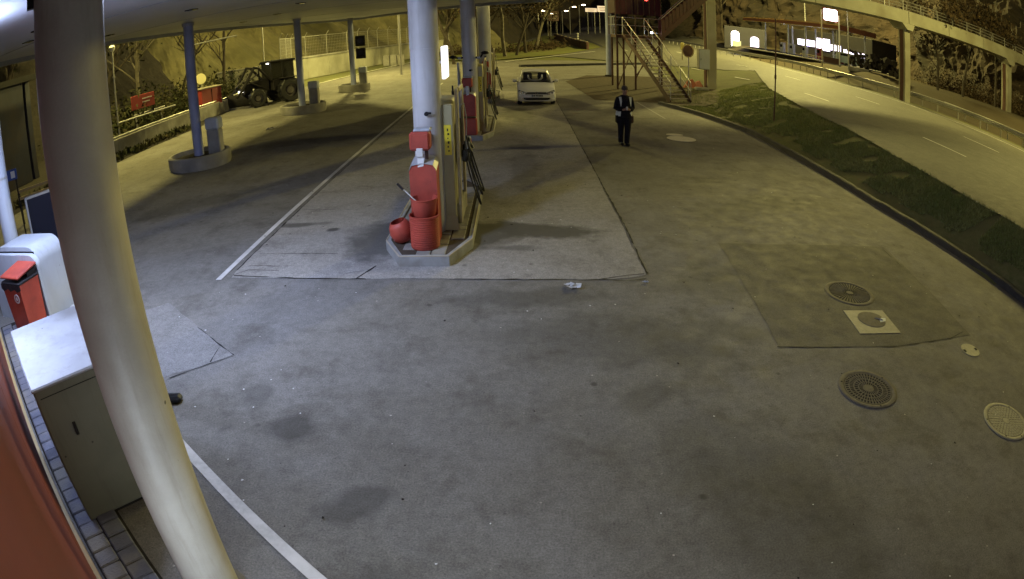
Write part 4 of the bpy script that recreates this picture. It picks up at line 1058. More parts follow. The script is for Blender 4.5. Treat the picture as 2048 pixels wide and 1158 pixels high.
# local: +x = front
def wheel(parent, c, r, w, ax='y', tread=14):
    if ax == 'x':
        o = wheel(parent, (0, 0, 0), r, w * (1 if c[0] > 0 else -1), tread=tread)
        o.location = c; o.rotation_euler = (0, 0, -math.pi / 2); return o
    wh = MB(); prof = [(r * .55, -w / 2), (r * .9, -w / 2), (r, -w * .35), (r, w * .35), (r * .9, w / 2), (r * .55, w / 2)]
    n = 28; vs = []
    for q, y in prof:
        for k in range(n): a = 2 * math.pi * k / n; vs.append((c[0] + q * math.cos(a), c[1] + y, c[2] + q * math.sin(a)))
    wh.add(vs, [(i * n + k, i * n + (k + 1) % n, (i + 1) * n + (k + 1) % n, (i + 1) * n + k) for i in range(len(prof) - 1) for k in range(n)])
    for k in range(tread):
        a = 2 * math.pi * k / tread
        for sy in (-1, 1):
            p = Vector((c[0] + r * 1.01 * math.cos(a), c[1] + sy * w * .24, c[2] + r * 1.01 * math.sin(a)))
            wh.box(p, (r * .09, w * .46, r * .1), rot=Matrix.Rotation(-a, 3, 'Y') @ Matrix.Rotation(sy * .5, 3, 'X'))
    o = wh.build('wheel', M['blackp'], parent)
    hb = MB(); hb.lathe([(.01, w * .30), (r * .3, w * .3), (r * .42, w * .12), (r * .57, w * .2), (r * .57, -w * .3), (.01, -w * .2)], 20)
    h = hb.build('rim', M['rimm'], o, loc=c); h.rotation_euler = (math.pi / 2 * (1 if c[1] < 0 else -1), 0, 0)
    return o
M['rimm'] = noisy('rim', (.18, .17, .16), (.1, .09, .09), 6, .5, metal=.4)
for sy in (-1, 1):
    wheel(tr, (-.75, sy * .85, .72), .72, .46); wheel(tr, (1.35, sy * .8, .52), .52, .36)
MB().box((.2, 0, .72), (2.9, .5, .4), bev=.05).build('chassis', M['black'], tr)
b = MB(); prof = [(.35, .85), (1.95, .8), (2.0, 1.15), (1.85, 1.38), (.35, 1.55)]
b.add([(x, -.38, z) for x, z in prof] + [(x, .38, z) for x, z in prof], [tuple(range(5)), tuple(range(9, 4, -1))] + [(i, (i + 1) % 5, 5 + (i + 1) % 5, 5 + i) for i in range(5)]).build('bonnet', M['black'], tr)
cb = MB(); cb.box((-.55, 0, 1.12), (1.5, 1.3, .7), bev=.06); cb.build('cab_base', M['black'], tr)
for sx, sy in ((.25, -.62), (.25, .62), (-.45, -.66), (-.45, .66), (-1.2, -.62), (-1.2, .62)):
    MB().box((sx, sy, 1.95), (.07, .07, 1.05), bev=.01).build('cab_pillar', M['black'], tr)
MB().box((-.5, 0, 2.5), (1.75, 1.42, .13), bev=.05).build('cab_roof', M['black'], tr)
gl = mat('tractor_glass', (.022, .022, .02), .15, 0, .4); gl.node_tree.nodes['Principled BSDF'].inputs['Alpha'].default_value = .72
for sy in (-.63, .63): MB().box((-.48, sy, 1.95), (1.4, .012, .98)).build('side_glass', gl, tr)
MB().box((.26, 0, 1.95), (.012, 1.18, .98)).build('windscreen', gl, tr); MB().box((-1.21, 0, 1.95), (.012, 1.18, .98)).build('rear_glass', gl, tr)
st = MB(); st.box((-.75, 0, 1.35), (.5, .5, .14), bev=.04); st.box((-1.0, 0, 1.7), (.12, .46, .6), bev=.04); st.build('seat', M['blackp'], tr)
MB().lathe([(.17, 0), (.19, .015), (.17, .03), (.15, .015), (.17, 0)], 18, c=(-.25, 0, 1.6)).build('steering_wheel', M['blackp'], tr)
for sy in (-.55, .55):
    b = MB(); b.tube([(.2, sy, 1.35), (1.05, sy, 2.25), (1.35, sy, 2.32)], .075, 8); b.tube([(1.3, sy, 2.34), (2.15, sy, 1.1), (2.55, sy, .75)], .085, 8)
    b.tube([(.7, sy, 1.0), (1.75, sy, 1.55)], .045, 6); b.build('loader_arm', M['black'], tr, smooth=True)
    MB().tube([(1.1, sy * .8, 1.9), (2.2, sy * .8, 1.25)], .04, 6).build('hydraulic_ram', M['rimm'], tr)
MB().cyl((1.35, -.55, 2.3), (1.35, .55, 2.3), .06, n=10).build('cross_tube', M['black'], tr)
MB().tube([(.9, .25, 1.45), (.9, .25, 2.35)], .045, 8).build('exhaust', M['black'], tr)
MB().box((-1.5, 0, .8), (.55, 1.5, .5), bev=.04).build('rear_counterweight', M['black'], tr)
for p in ((.42, -.5, 2.42), (.42, .52, 2.4)): MB().lathe([(.01, 0), (.075, 0), (.075, .05), (.01, .06)], 14, c=p).build('worklight', M['headglow'] if p[1] > 0 else M['glassdark'], tr).rotation_euler = (0, 0, 0)
for p in ((2.02, -.25, .98), (2.02, .27, 1.02), (1.5, .72, 1.05)):
    MB().cyl(p, (p[0] + .05, p[1], p[2]), .06, n=12).build('headlight', M['headglow'] if p[0] > 2 else M['signwhite'], tr)
for sy in (-.85, .85): MB().box((-.75, sy, 1.47), (1.15, .5, .06), bev=.02).build('mudguard', M['black'], tr)
# the blade is set square to the picture rather than to the tractor
bl = MB(); nseg = 8; x0, x1 = -16.75 + 14.0, -13.95 + 14.0
R_ = Matrix.Rotation(-math.radians(228), 3, 'Z')
def TL(p): return tuple(R_ @ Vector(p))
vs = []
for i in range(nseg + 1):
    a = lerp(-.9, .75, i / nseg); zz = .52 + .5 * math.sin(a); yy = -2.0 + .28 * (1 - math.cos(a))
    for x in (x0, x1):
        for th in (0, .05): vs.append(TL((x, yy + th + 1.0 * (x - x0) / 2.8, zz)))
fs = []
for i in range(nseg): o4 = i * 4; fs += [(o4, o4 + 2, o4 + 6, o4 + 4), (o4 + 1, o4 + 5, o4 + 7, o4 + 3), (o4, o4 + 4, o4 + 5, o4 + 1), (o4 + 2, o4 + 3, o4 + 7, o4 + 6)]
fs += [(0, 1, 3, 2), (nseg * 4, nseg * 4 + 2, nseg * 4 + 3, nseg * 4 + 1)]
bl.add(vs, fs); blo = bl.build('snow_blade', M['black'], tr)
b = MB(); b.add([TL(p) for p in [(x0 - .03, -2.05, .9), (x0 - .03, -2.05, .2), (x0 - .62, -2.35, .0), (x0 - .45, -2.3, .16), (x0 + .02, -2.03, .28), (x0 + .02, -2.03, .9)]], [(0, 1, 2, 3, 4, 5)]); b.build('end_wing', M['black'], blo)
MB().box(TL(((x0 + x1) / 2, -1.42, .05)), (2.95, .06, .12), rot=R_ @ Matrix.Rotation(math.atan2(1.0, 2.8), 3, 'Z')).build('cutting_edge', M['rimm'], blo)
MB().tube([TL((-.9, -.9, .6)), TL((-1.5, -1.5, .5))], .08, 8).build('mount', M['black'], blo)

# ================================================================== WHITE CAR (facing the camera)
car = thing('parked_car', (.93, 27.45, 0), 'small white hatchback facing the camera beside the farthest pump island', 'car', None, 0)
# local: -y = front (front bumper at y=0), width along x
stations = [  # y, half width at sill, half width at waist, z bottom, z waist, z top(centre), crown
    (0.00, .70, .76, .26, .50, .56), (.06, .79, .81, .20, .60, .66), (.18, .80, .83, .19, .68, .76), (.55, .83, .845, .19, .80, .88), (1.00, .84, .85, .19, .90, .96),
    (1.25, .84, .85, .19, .94, .99), (2.0, .84, .85, .19, .96, 1.0), (3.0, .84, .85, .19, .98, 1.02), (3.6, .83, .84, .22, 1.0, 1.04), (3.9, .79, .81, .26, .98, 1.02), (3.96, .7, .72, .34, .9, .95)]
b = MB(); rings = []
for (y, hs, hw, zb, zw, zt) in stations:
    r = [(-hs * .9, zb), (-hs, zb + .08), (-hw, lerp(zb, zw, .55)), (-hw * .985, zw), (-hw * .86, lerp(zw, zt, .7)), (-hw * .45, zt), (0, zt + .008), (hw * .45, zt), (hw * .86, lerp(zw, zt, .7)), (hw * .985, zw), (hw, lerp(zb, zw, .55)), (hs, zb + .08), (hs * .9, zb)]
    rings.append([(x, y, z) for x, z in r])
n = len(rings[0]); vs = [p for r in rings for p in r]
fs = [(i * n + k, i * n + k + 1, (i + 1) * n + k + 1, (i + 1) * n + k) for i in range(len(rings) - 1) for k in range(n - 1)]
fs += [(i * n + n - 1, i * n, (i + 1) * n, (i + 1) * n + n - 1) for i in range(len(rings) - 1)] + [tuple(range(n - 1, -1, -1)), tuple((len(rings) - 1) * n + k for k in range(n))]
bodyo = b.add(vs, fs).build('body', M['carpaint'], car, smooth=True)
# greenhouse
gs = [(1.02, .72, .955, .72, .962), (1.75, .60, 1.41, .68, 1.0), (2.1, .575, 1.47, .68, 1.0), (3.1, .57, 1.475, .68, 1.02), (3.65, .54, 1.38, .70, 1.04), (3.9, .62, 1.05, .70, 1.03)]
b = MB(); vs = []
for (y, ht, zt, hb, zb) in gs: vs += [(-hb, y, zb - .03), (-ht, y, zt - .04), (-ht * .8, y, zt), (0, y, zt + .015), (ht * .8, y, zt), (ht, y, zt - .04), (hb, y, zb - .03)]
n = 7; fs = [(i * n + k, i * n + k + 1, (i + 1) * n + k + 1, (i + 1) * n + k) for i in range(1, len(gs) - 1) for k in range(1, 5)]
b.add(vs, fs).build('roof', M['carpaint'], car, smooth=True)
gg = mat('car_glass', (.012, .013, .016), .05, 0, .5); gg.node_tree.nodes['Principled BSDF'].inputs['Alpha'].default_value = .45
ws_ = MB().quad((-.70, 1.03, .955), (.70, 1.03, .955), (.555, 1.745, 1.40), (-.555, 1.745, 1.40)).build('windscreen', gg, car)
for sx in (-1, 1):
    MB().add([(sx * .70, 1.15, .98), (sx * .70, 3.55, 1.03), (sx * .55, 3.45, 1.37), (sx * .575, 2.1, 1.43), (sx * .60, 1.78, 1.38)], [(0, 1, 2, 3, 4)]).build('side_window', M['glassdark'], car)
    MB().tube([(sx * .735, .99, .955), (sx * .60, 1.72, 1.39), (sx * .575, 2.1, 1.45)], .03, 6).build('pillar', M['carpaint'], car, smooth=True)
    m_ = MB().box((sx * .95, 1.32, 1.03), (.22, .12, .14), bev=.045).build('mirror', M['carpaint'], car)
    MB().box((sx * .84, 1.32, .98), (.12, .05, .04)).build('mirror_stem', M['blackp'], m_)
    # headlamp
    hl = MB().add([(sx * .80, .105, .66), (sx * .44, -.015, .60), (sx * .42, -.02, .52), (sx * .60, .0, .50), (sx * .80, .085, .54), (sx * .81, .25, .70), (sx * .78, .14, .71)], [(0, 1, 2, 3, 4), (0, 4, 5), (1, 0, 6)]).build('headlight', mat('headlight_glass', (.10, .10, .10), .12), car)
    for k, (x, z, r) in enumerate(((.53, .56, .05), (.68, .60, .055))):
        MB().cyl((sx * x, -.03 + .04 * k, z), (sx * x, .0 + .04 * k, z), r, n=14).build('reflector', mat('chrome', (.75, .72, .66), .18, .9), hl)
    fg = MB().add([(sx * .72, .03, .36), (sx * .48, -.02, .36), (sx * .5, -.02, .29), (sx * .7, .02, .30)], [(0, 1, 2, 3)]).build('fog_lamp', M['glassdark'], car)
    MB().cyl((sx * .60, -.03, .33), (sx * .60, -.01, .33), .035, n=12).build('fog_glass', mat('fog', (.6, .58, .5), .2), fg)
    wheel(car, (sx * .735, .72, .30), .30, .19, 'x', tread=0); wheel(car, (sx * .735, 3.15, .30), .30, .19, 'x', tread=0)
# bumper volume
b = MB(); pr = []
for i in range(13):
    u = -1 + 2 * i / 12; pr.append((u * .83, .005 + .12 * abs(u) ** 4))
vs = []; lv = [(.21, .05), (.26, -.015), (.46, -.03), (.53, .0)]
for z, dy in lv: vs += [(x, y + dy, z) for x, y in pr]
b.add(vs, [(j * 13 + i, j * 13 + i + 1, (j + 1) * 13 + i + 1, (j + 1) * 13 + i) for j in range(3) for i in range(12)])
b.build('bumper', M['carpaint'], car, smooth=True)
b = MB(); vs = []
for z, dy, w in ((.265, -.03, .62), (.30, -.035, .72), (.37, -.038, .75)): vs += [(x * w / .8, y + dy - .012, z) for x, y in pr]
b.add(vs, [(j * 13 + i, j * 13 + i + 1, (j + 1) * 13 + i + 1, (j + 1) * 13 + i) for j in range(2) for i in range(12)]).build('lower_grille', M['blackp'], car)
b = MB(); b.box((0, -.03, .575), (.86, .05, .085), bev=.01); gr = b.build('grille', M['blackp'], car)
MB().box((0, -.058, .535), (.86, .012, .012)).build('trim_bar', mat('chrome_trim', (.7, .68, .62), .2, .9), gr)
e = MB(); e.lathe([(.048, 0), (.058, 0), (.058, .014), (.048, .014), (.048, 0)], 24); e.v = [(x, -.062 - z, y + .585) for x, y, z in e.v]
for pts in ([(-.024, .045), (0, .006), (.024, .045)], [(-.044, .02), (-.02, -.042), (0, .0), (.02, -.042), (.044, .02)]):
    e.tube([(x, -.07, z + .585) for x, z in pts], .0045, 5)
e.build('emblem', bpy.data.materials['chrome_trim'], gr)
pl = MB().box((.03, -.055, .465), (.50, .015, .11), bev=.004).build('number_plate', M['signwhite'], car)
for k in range(7): MB().box((-.16 + k * .062 + (.02 if k > 1 else 0), -.0645, .465), (.035, .004, .065)).build('character', M['black'], pl)
MB().box((-.205, -.0645, .465), (.03, .004, .1)).build('plate_band', mat('plate_blue', (.02, .05, .3), .5), pl)
MB().box((0, .2, .215), (1.45, .1, .03), bev=.01).build('splitter', mat('grey_splitter', (.45, .44, .42), .5), car)
for sx in (-1, 1): MB().tube([(sx * .15, 1.03, .985), (sx * (.15) + .42, 1.12, 1.02)], .009, 5).build('wiper', M['blackp'], car)
# cabin
ci = MB(); ci.box((0, 2.3, .9), (1.3, 2.2, .1)); ci.box((-.34, 2.1, 1.1), (.42, .14, .5), bev=.05); ci.box((.34, 2.1, 1.1), (.42, .14, .5), bev=.05); ci.box((0, 1.35, .96), (1.3, .5, .08)); ci.build('cabin', M['blackp'], car)
MB().tube([(-.33, 1.52, 1.27), (-.32, 1.44, 1.16), (-.26, 1.34, 1.08), (-.12, 1.28, 1.045), (.10, 1.28, 1.045), (.24, 1.34, 1.08), (.30, 1.44, 1.16), (.31, 1.52, 1.28)], [.02, .045, .035, .025, .025, .045, .05, .035], 8).build('windscreen_reflection', mat('pale_reflection', (.8, .8, .78), .8), car, smooth=True)  # pale U-shaped tube imitates a reflection in the windscreen

# ================================================================== GUARD (person walking)
pe = thing('person', (3.23, 18.4, 0), 'person in dark clothes with pale reflective strips walking across the forecourt, hands before the chest', 'person', None, math.radians(8))
def skin_body():
    V = []; R = []; E = []
    def vtx(p, r, par=None):
        V.append(Vector(p)); R.append(r if isinstance(r, tuple) else (r, r))
        if par is not None: E.append((par, len(V) - 1))
        return len(V) - 1
    pel = vtx((0, 0, .96), (.165, .12)); w = vtx((0, 0, 1.10), (.165, .12), pel); ch = vtx((0, .01, 1.30), (.20, .125), w); sh = vtx((0, .0, 1.45), (.14, .09), ch)
    nk = vtx((0, -.015, 1.53), .062, sh); jw = vtx((0, -.045, 1.60), (.072, .08), nk); hd = vtx((0, -.04, 1.69), (.086, .10), jw); tp = vtx((0, -.02, 1.765), (.06, .07), hd)
    vtx((0, -.15, 1.655), .014, hd)    # nose
    ends = {}
    for s in (-1, 1):
        hip = vtx((s * .10, 0, .90), .105, pel); fy = -.06 if s > 0 else .10
        kn = vtx((s * .085, fy * .9 - .03, .50), .072, hip); an = vtx((s * .072, fy, .10), .05, kn); 
        hl_ = vtx((s * .085, fy - .02, .05), .05, an); vtx((s * .095, fy - .17, .038), .038, hl_)
        so = vtx((s * .185, 0, 1.43), .072, sh); el = vtx((s * .27, .02, 1.14), .052, so); wr = vtx((s * .10, -.20, 1.10), .036, el)
        pm = vtx((s * .045, -.235, 1.125), (.034, .026), wr)
        for k in range(4):
            z = 1.15 - .018 * k; f1 = vtx((s * .012, -.262 - .006 * k, z), .0095, pm); vtx((-s * .022, -.262, z - .004), .0085, f1)
        th = vtx((s * .035, -.235, 1.165), .011, pm); vtx((s * .012, -.245, 1.185), .009, th)
    me = bpy.data.meshes.new('body'); me.from_pydata([tuple(v) for v in V], E, [])
    o = bpy.data.objects.new('body', me); COL.objects.link(o)
    md = o.modifiers.new('s', 'SKIN'); md.use_smooth_shade = True
    lay = me.skin_vertices[0].data if me.skin_vertices else None
    if lay is None:
        import bmesh
        bm = bmesh.new(); bm.from_mesh(me); bm.verts.layers.skin.verify(); bm.to_mesh(me); bm.free(); lay = me.skin_vertices[0].data
    for i, r in enumerate(R): lay[i].radius = r; lay[i].use_root = (i == 0)
    sd = o.modifiers.new('d', 'SUBSURF'); sd.levels = 2; sd.render_levels = 2
    dg = bpy.context.evaluated_depsgraph_get(); ev = o.evaluated_get(dg); m2 = bpy.data.meshes.new_from_object(ev)
    bpy.data.objects.remove(o); m2.name = 'body'
    return m2
bm_ = skin_body(); bm_.materials.clear(); bm_.materials.append(M['cloth']); bm_.materials.append(M['skin']); bm_.materials.append(M['blackp'])
for p in bm_.polygons:
    c = p.center
    p.material_index = 1 if (c.z > 1.53 or (c.z > 1.06 and c.y < -.205 and c.z < 1.25)) else (2 if c.z < .09 else 0); p.use_smooth = True
o = bpy.data.objects.new('body', bm_); COL.objects.link(o); o.parent = pe
# jacket: loose shell round the torso, trousers as part of the body
def ringshell(name, secs, m, parent, n=28):
    b = MB()
    for (z, rx, ry, cy) in secs:
        for k in range(n):
            a = 2 * math.pi * k / n; wv_ = 1 + .02 * math.sin(a * 5 + z * 20); b.v.append((rx * math.cos(a) * wv_, cy + ry * math.sin(a) * wv_, z))
    b.f = [(i * n + k, i * n + (k + 1) % n, (i + 1) * n + (k + 1) % n, (i + 1) * n + k) for i in range(len(secs) - 1) for k in range(n)]; b.mi = [0] * len(b.f)
    return b.build(name, m, parent, smooth=True)
ringshell('jacket', [(.84, .20, .15, 0), (.90, .205, .155, 0), (1.05, .195, .145, 0), (1.2, .215, .15, .0), (1.36, .225, .15, .005), (1.45, .20, .125, .005), (1.50, .12, .095, 0), (1.535, .085, .08, -.01)], M['cloth'], pe)
for s in (-1, 1):
    MB().tube([(s * .18, 0, 1.44), (s * .235, .01, 1.3), (s * .275, .02, 1.13), (s * .20, -.09, 1.10), (s * .12, -.18, 1.10)], [.085, .078, .07, .062, .05], 14).build('sleeve', M['cloth'], pe, smooth=True)
    fy = -.06 if s > 0 else .10
    MB().tube([(s * .10, 0, .92), (s * .10, fy * .45 - .01, .70), (s * .085, fy * .9 - .03, .5), (s * .076, fy, .28), (s * .072, fy, .07)], [.125, .115, .095, .085, .08], 14).build('trouser_leg', M['cloth'], pe, smooth=True)
    MB().box((s * .075, fy - .07, .045), (.11, .28, .09), bev=.035).build('shoe', M['blackp'], pe)
    # strips on the chest, tapering, and pale panels at the hips
    b = MB(); xs_ = s * .165
    b.add([(s * .20, -.075, 1.475), (s * .12, -.085, 1.48), (s * .125, -.150, 1.34), (s * .148, -.158, 1.20), (s * .165, -.155, 1.20), (s * .185, -.125, 1.36)], [(0, 1, 2, 5), (5, 2, 3, 4)]); b.build('reflective_strip', M['reflect'], pe)
b = MB(); b.add([(-.275, -.03, 1.05), (-.145, -.135, 1.05), (-.165, -.14, .90), (-.245, -.07, .90), (-.28, -.0, .93)], [(0, 1, 2, 3, 4)]); b.build('reflective_panel', M['reflect'], pe)
b = MB(); b.add([(.135, -.135, 1.0), (.20, -.10, 1.04), (.235, -.05, 1.02), (.225, -.06, .915), (.19, -.11, .905)], [(0, 1, 2, 3, 4)]); b.build('reflective_panel', M['reflect'], pe)
for s in (-1, 1): MB().box((s * .225, -.02, .80), (.10, .16, .24), bev=.03).build('pouch', M['cloth'] if s < 0 else noisy('brown_pouch', (.09, .05, .035), (.06, .035, .025), 8, .8), pe)
MB().box((-.005, -.285, 1.16), (.05, .02, .10), bev=.006).build('phone', M['signwhite'], pe)
b = MB(); b.lathe([(.093, 0), (.10, .03), (.098, .07), (.075, .115), (.03, .135), (.001, .138)], 20); b.v = [(x, y * 1.1 - .03, z + 1.685) for x, y, z in b.v]
b.build('hair', noisy('grey_hair', (.10, .075, .06), (.05, .04, .035), 20, .9), pe, smooth=True)
for s in (-1, 1):
    MB().box((s * .034, -.134, 1.675), (.026, .012, .011), bev=.004).build('eye', M['black'], pe)
    MB().box((s * .086, -.04, 1.66), (.016, .035, .055), bev=.007).build('ear', M['skin'], pe)
MB().box((0, -.125, 1.607), (.045, .01, .008)).build('mouth', M['darkred'], pe)

# ================================================================== MANHOLES AND COVERS
def cover(name, x, y, r, label, kind, rz=0.0):
    t = thing(name, (x, y, .004), label, 'manhole cover', None, rz)
    fm = M['iron'] if kind != 'pale' else M['ironlight']
    if kind in ('slots', 'rays', 'pale'):
        MB().lathe([(r, 0), (r, .003), (r * .98, .008), (r * .84, .008), (r * .83, .005), (r * .83, .001)], 56).build('frame', fm, t, smooth=True)
        MB().cyl((0, 0, .0002), (0, 0, .0012), r * .835, n=48).build('pit', M['pit'], t)
    b = MB()
    def seg(r0, r1, a0, a1, z0, z1, n=2):
        ps = [(r0 * math.cos(lerp(a0, a1, i / n)), r0 * math.sin(lerp(a0, a1, i / n))) for i in range(n + 1)] + [(r1 * math.cos(lerp(a1, a0, i / n)), r1 * math.sin(lerp(a1, a0, i / n))) for i in range(n + 1)]
        b.prism(ps, z0, z1)
    if kind == 'slots':
        for rr in (.80, .66, .50, .34, .18):
            b.lathe([(r * (rr + .012), .003), (r * (rr + .012), .013), (r * (rr - .018), .013), (r * (rr - .018), .003)], 48)
        for k in range(44):
            a = 2 * math.pi * k / 44; seg(r * .47, r * .81, a - .028, a + .028, .004, .0125, 1)
        for k in range(24):
            a = 2 * math.pi * k / 24; seg(r * .19, r * .5, a - .045, a + .045, .004, .012, 1)
        b.cyl((0, 0, .003), (0, 0, .013), r * .17, n=20)
    elif kind == 'rays':
        for k in range(40):
            a = 2 * math.pi * k / 40; seg(r * (.30 if k % 2 else .2), r * .80, a - .034, a + .034, .003, .013, 1)
        b.cyl((0, 0, .003), (0, 0, .013), r * .14, n=20)
    elif kind == 'pale':
        MB().cyl((0, 0, .0012), (0, 0, .0045), r * .825, n=48).build('lid_base', M['iron'], t)
        for j, (r0, r1, n_) in enumerate(((.70, .81, 36), (.57, .69, 30), (.44, .56, 24), (.31, .43, 18), (.18, .30, 12))):
            for k in range(n_):
                a = 2 * math.pi * (k + .5 * (j % 2)) / n_; hw = math.pi / n_ * .80; seg(r * r0, r * r1, a - hw, a + hw, .006, .0145, 2)
        b.cyl((0, 0, .006), (0, 0, .015), r * .16, n=20)
    b.v = [(x_, y_, .002 + z_ * .45) for x_, y_, z_ in b.v]
    b.build('grating' if kind == 'slots' else 'lid', fm, t)
    if kind in ('slots', 'pale'):
        for k in range(3):
            a = 2 * math.pi * k / 3 + .5; MB().cyl((r * .9 * math.cos(a), r * .9 * math.sin(a), .0082), (r * .9 * math.cos(a), r * .9 * math.sin(a), .0092), r * .035, n=10).build('bolt_hole', M['pit'], t)
    return t
cover('manhole_cover', 4.03, 5.04, .41, 'round iron grating with rings of slots, below the square cover', 'slots')
cover('manhole_cover', 5.12, 7.62, .45, 'dark round iron cover with ray ribs, above the square cover', 'rays', .3)
cover('manhole_cover', 5.93, 3.90, .41, 'pale round cover with a brick ring pattern at the right edge', 'pale', .2)
t = thing('small_cover', (6.49, 5.61, .002), 'small pale round lid at the right corner of the dark patch', 'manhole cover')
MB().cyl((0, 0, 0), (0, 0, .006), .185, n=32).build('lid', M['ironlight'], t)
for sx in (-1, 1): MB().box((sx * .14, 0, .0075), (.05, .06, .004)).build('slot', M['pit'], t)
t = thing('square_cover', (5.02, 6.65, .003), 'pale square concrete plate with a dark round lid', 'manhole cover')
def sq(p): return Vector((p[0] - 5.02, p[1] - 6.65, 0))
c4 = [sq(p) for p in ((4.67, 7.03), (5.42, 6.98), (5.36, 6.27), (4.60, 6.33))]
MB().prism([(p.x, p.y) for p in c4], 0, .008).build('plate', M['ironlight'], t)
MB().lathe([(.24, .008), (.24, .013), (.2, .016), (.001, .016)], 36, c=(.02, .06, 0)).build('lid', M['iron'], t, smooth=True)
MB().add([(.12, -.06, .0185), (.25, -.03, .0185), (.29, .05, .0185), (.22, .08, .0185), (.15, .02, .0185)], [(0, 1, 2, 3, 4)]).build('painted_glint', M['reflect'], t)  # pale patch imitates a small bright highlight on the lid
MB().tube([(.1, .08, .018), (.2, .0, .022)], .01, 6).build('handle', M['galv'], t)
t = thing('painted_cover', (5.42, 19.75, .002), 'large pale painted round cover to the right of the walking person', 'manhole cover')
MB().cyl((0, 0, 0), (0, 0, .014), .50, n=40).build('lid', M['pale'], t)
MB().lathe([(.52, 0), (.52, .006), (.50, .006)], 40).build('rim', M['iron'], t)
gx, gy = G(1349, 270)
t = thing('painted_cover', (gx, gy, .002), 'smaller pale oval cover just behind the large painted round cover', 'manhole cover')
b = MB(); b.cyl((0, 0, 0), (0, 0, .012), .30, n=32); b.v = [(x, y * .7, z) for x, y, z in b.v]; b.build('lid', M['pale'], t)
# litter
def litter(px, py, s, label, seed, m):
    x, y = G(px, py); r_ = random.Random(seed); b = MB()
    for k in range(9):
        c = Vector((r_.uniform(-s, s), r_.uniform(-s * .5, s * .5), 0)); q = [c + Vector((math.cos(a) * s * r_.uniform(.3, .6), math.sin(a) * s * r_.uniform(.2, .5), abs(r_.gauss(0, s * .2)) + .006)) for a in (0, 1.3, 2.5, 3.8, 5.1)]
        b.add([tuple(p) for p in q], [(0, 1, 2), (0, 2, 3), (0, 3, 4)])
    o = b.build('litter', m, loc=(x, y, .008)); tag(o, label, 'litter'); return o
litter(1145, 574, .11, 'crumpled white paper lying at the front edge of the concrete slab', 1, M['signwhite'])
litter(1290, 566, .04, 'small shiny scrap at the front right corner of the concrete slab', 2, M['white'])
litter(541, 259, .22, 'flat pale scrap on the asphalt before the middle planter', 3, M['wornpaint'])

# ================================================================== SIGN POLE ON THE BANK, BLUE MAST
x, y = 10.25, 22.9; z = T(x, y)
t = thing('thin_pole', (x, y, 0), 'thin dark pole standing on the grass bank', 'pole')
MB().cyl((0, 0, 0), (.05, 0, 4.55), .032, .028, 10).build('shaft', M['rust'], t, smooth=True)
MB().cyl((.025, 0, 2.1), (.025, 0, 2.25), .045, n=10).build('collar', M['rust'], t)
t = thing('blue_mast', (6.81, 45.1, 0), 'tall pale blue round mast left of the steel stair', 'mast')
MB().cyl((0, 0, 0), (0, 0, 2.05), .225, n=28).build('lower_shaft', M['blue_col'], t, smooth=True)
MB().cyl((0, 0, 2.052), (0, 0, 12), .215, n=28).build('upper_shaft', M['blue_col2'] if 'blue_col2' in M else M['blue_col'], t, smooth=True)
MB().lathe([(.34, 0), (.32, .10), (.23, .14)], 24).build('base_collar', M['darksoil'], t)
sheet('soil_patch', [(3.8, 30), (6.9, 29.6), (7.3, 28.4), (9.4, 29.5), (13.8, 36), (15, 42), (11, 46.5), (5.2, 45.6), (3.2, 40)], .012, M['soil'])

# ================================================================== STEEL STAIR TOWER
st = thing('stair_tower', (7.6, 33, 0), 'dark red steel stair and landing leading up to the footbridge', 'staircase')
so_ = Vector((7.6, 33, 0))
def S_(b, name, m, smooth=False, parent=st): return b.build(name, m, parent, origin=so_, loc=(0, 0, 0), smooth=smooth)
PZ = 3.22
fa, fb = Vector((7.55, 29.75, .02)), Vector((8.72, 30.15, .02))     # foot
ta, tb = Vector((6.15, 35.3, PZ)), Vector((7.5, 35.75, PZ))      # head of the lower flight
for a, c in ((fa, ta), (fb, tb)):
    d = (c - a); mid = (a + c) / 2; ln = d.length; yawz = math.atan2(d.y, d.x); pit = math.asin(d.z / ln)
    rot = Matrix.Rotation(yawz, 3, 'Z') @ Matrix.Rotation(-pit, 3, 'Y')
    S_(MB().box(mid, (ln, .05, .26), rot=rot, bev=.008), 'stringer', M['darkred'])
    S_(MB().cyl(a + Vector((0, 0, 1.0)), c + Vector((0, 0, 1.05)), .024, n=8), 'handrail', M['galv'], True)
    S_(MB().cyl(a + Vector((0, 0, .58)), c + Vector((0, 0, .6)), .014, n=6), 'knee_rail', M['galv'])
    for k in range(6):
        p = a.lerp(c, k / 5); S_(MB().cyl(p, p + Vector((0, 0, 1.02)), .02, n=6), 'baluster', M['galv'])
for k in range(1, 18):
    u = k / 18; p = fa.lerp(ta, u); q = fb.lerp(tb, u); mid = (p + q) / 2; rzz = math.atan2(q.y - p.y, q.x - p.x)
    S_(MB().box(mid, ((q - p).length - .05, .27, .035), rz=rzz, bev=.005), 'tread', M['stairtread'])
# landing and posts
land = [(5.75, 35.3), (8.8, 35.9), (9.2, 38.6), (5.9, 38.2)]
S_(MB().prism(land, PZ - .18, PZ), 'landing', M['darkred'])
for (x, y) in ((5.85, 35.55), (6.35, 36.3), (6.95, 35.75), (5.95, 38.1), (8.6, 36.1), (9.0, 38.4)):
    S_(MB().box((x, y, (PZ - .18) / 2), (.11, .11, PZ - .18), bev=.01), 'post', M['darkred'])
for p, q in (((5.85, 35.55, .1), (6.95, 35.75, 2.9)), ((5.85, 35.55, 2.9), (6.95, 35.75, 1.2)), ((6.95, 35.75, .8), (8.6, 36.1, 2.9)), ((6.95, 35.75, 2.9), (8.0, 36, 1.3)), ((6.95, 35.75, .6), (7.6, 35.9, 1.9))):
    S_(MB().cyl(p, q, .028, n=6), 'brace', M['rust'])
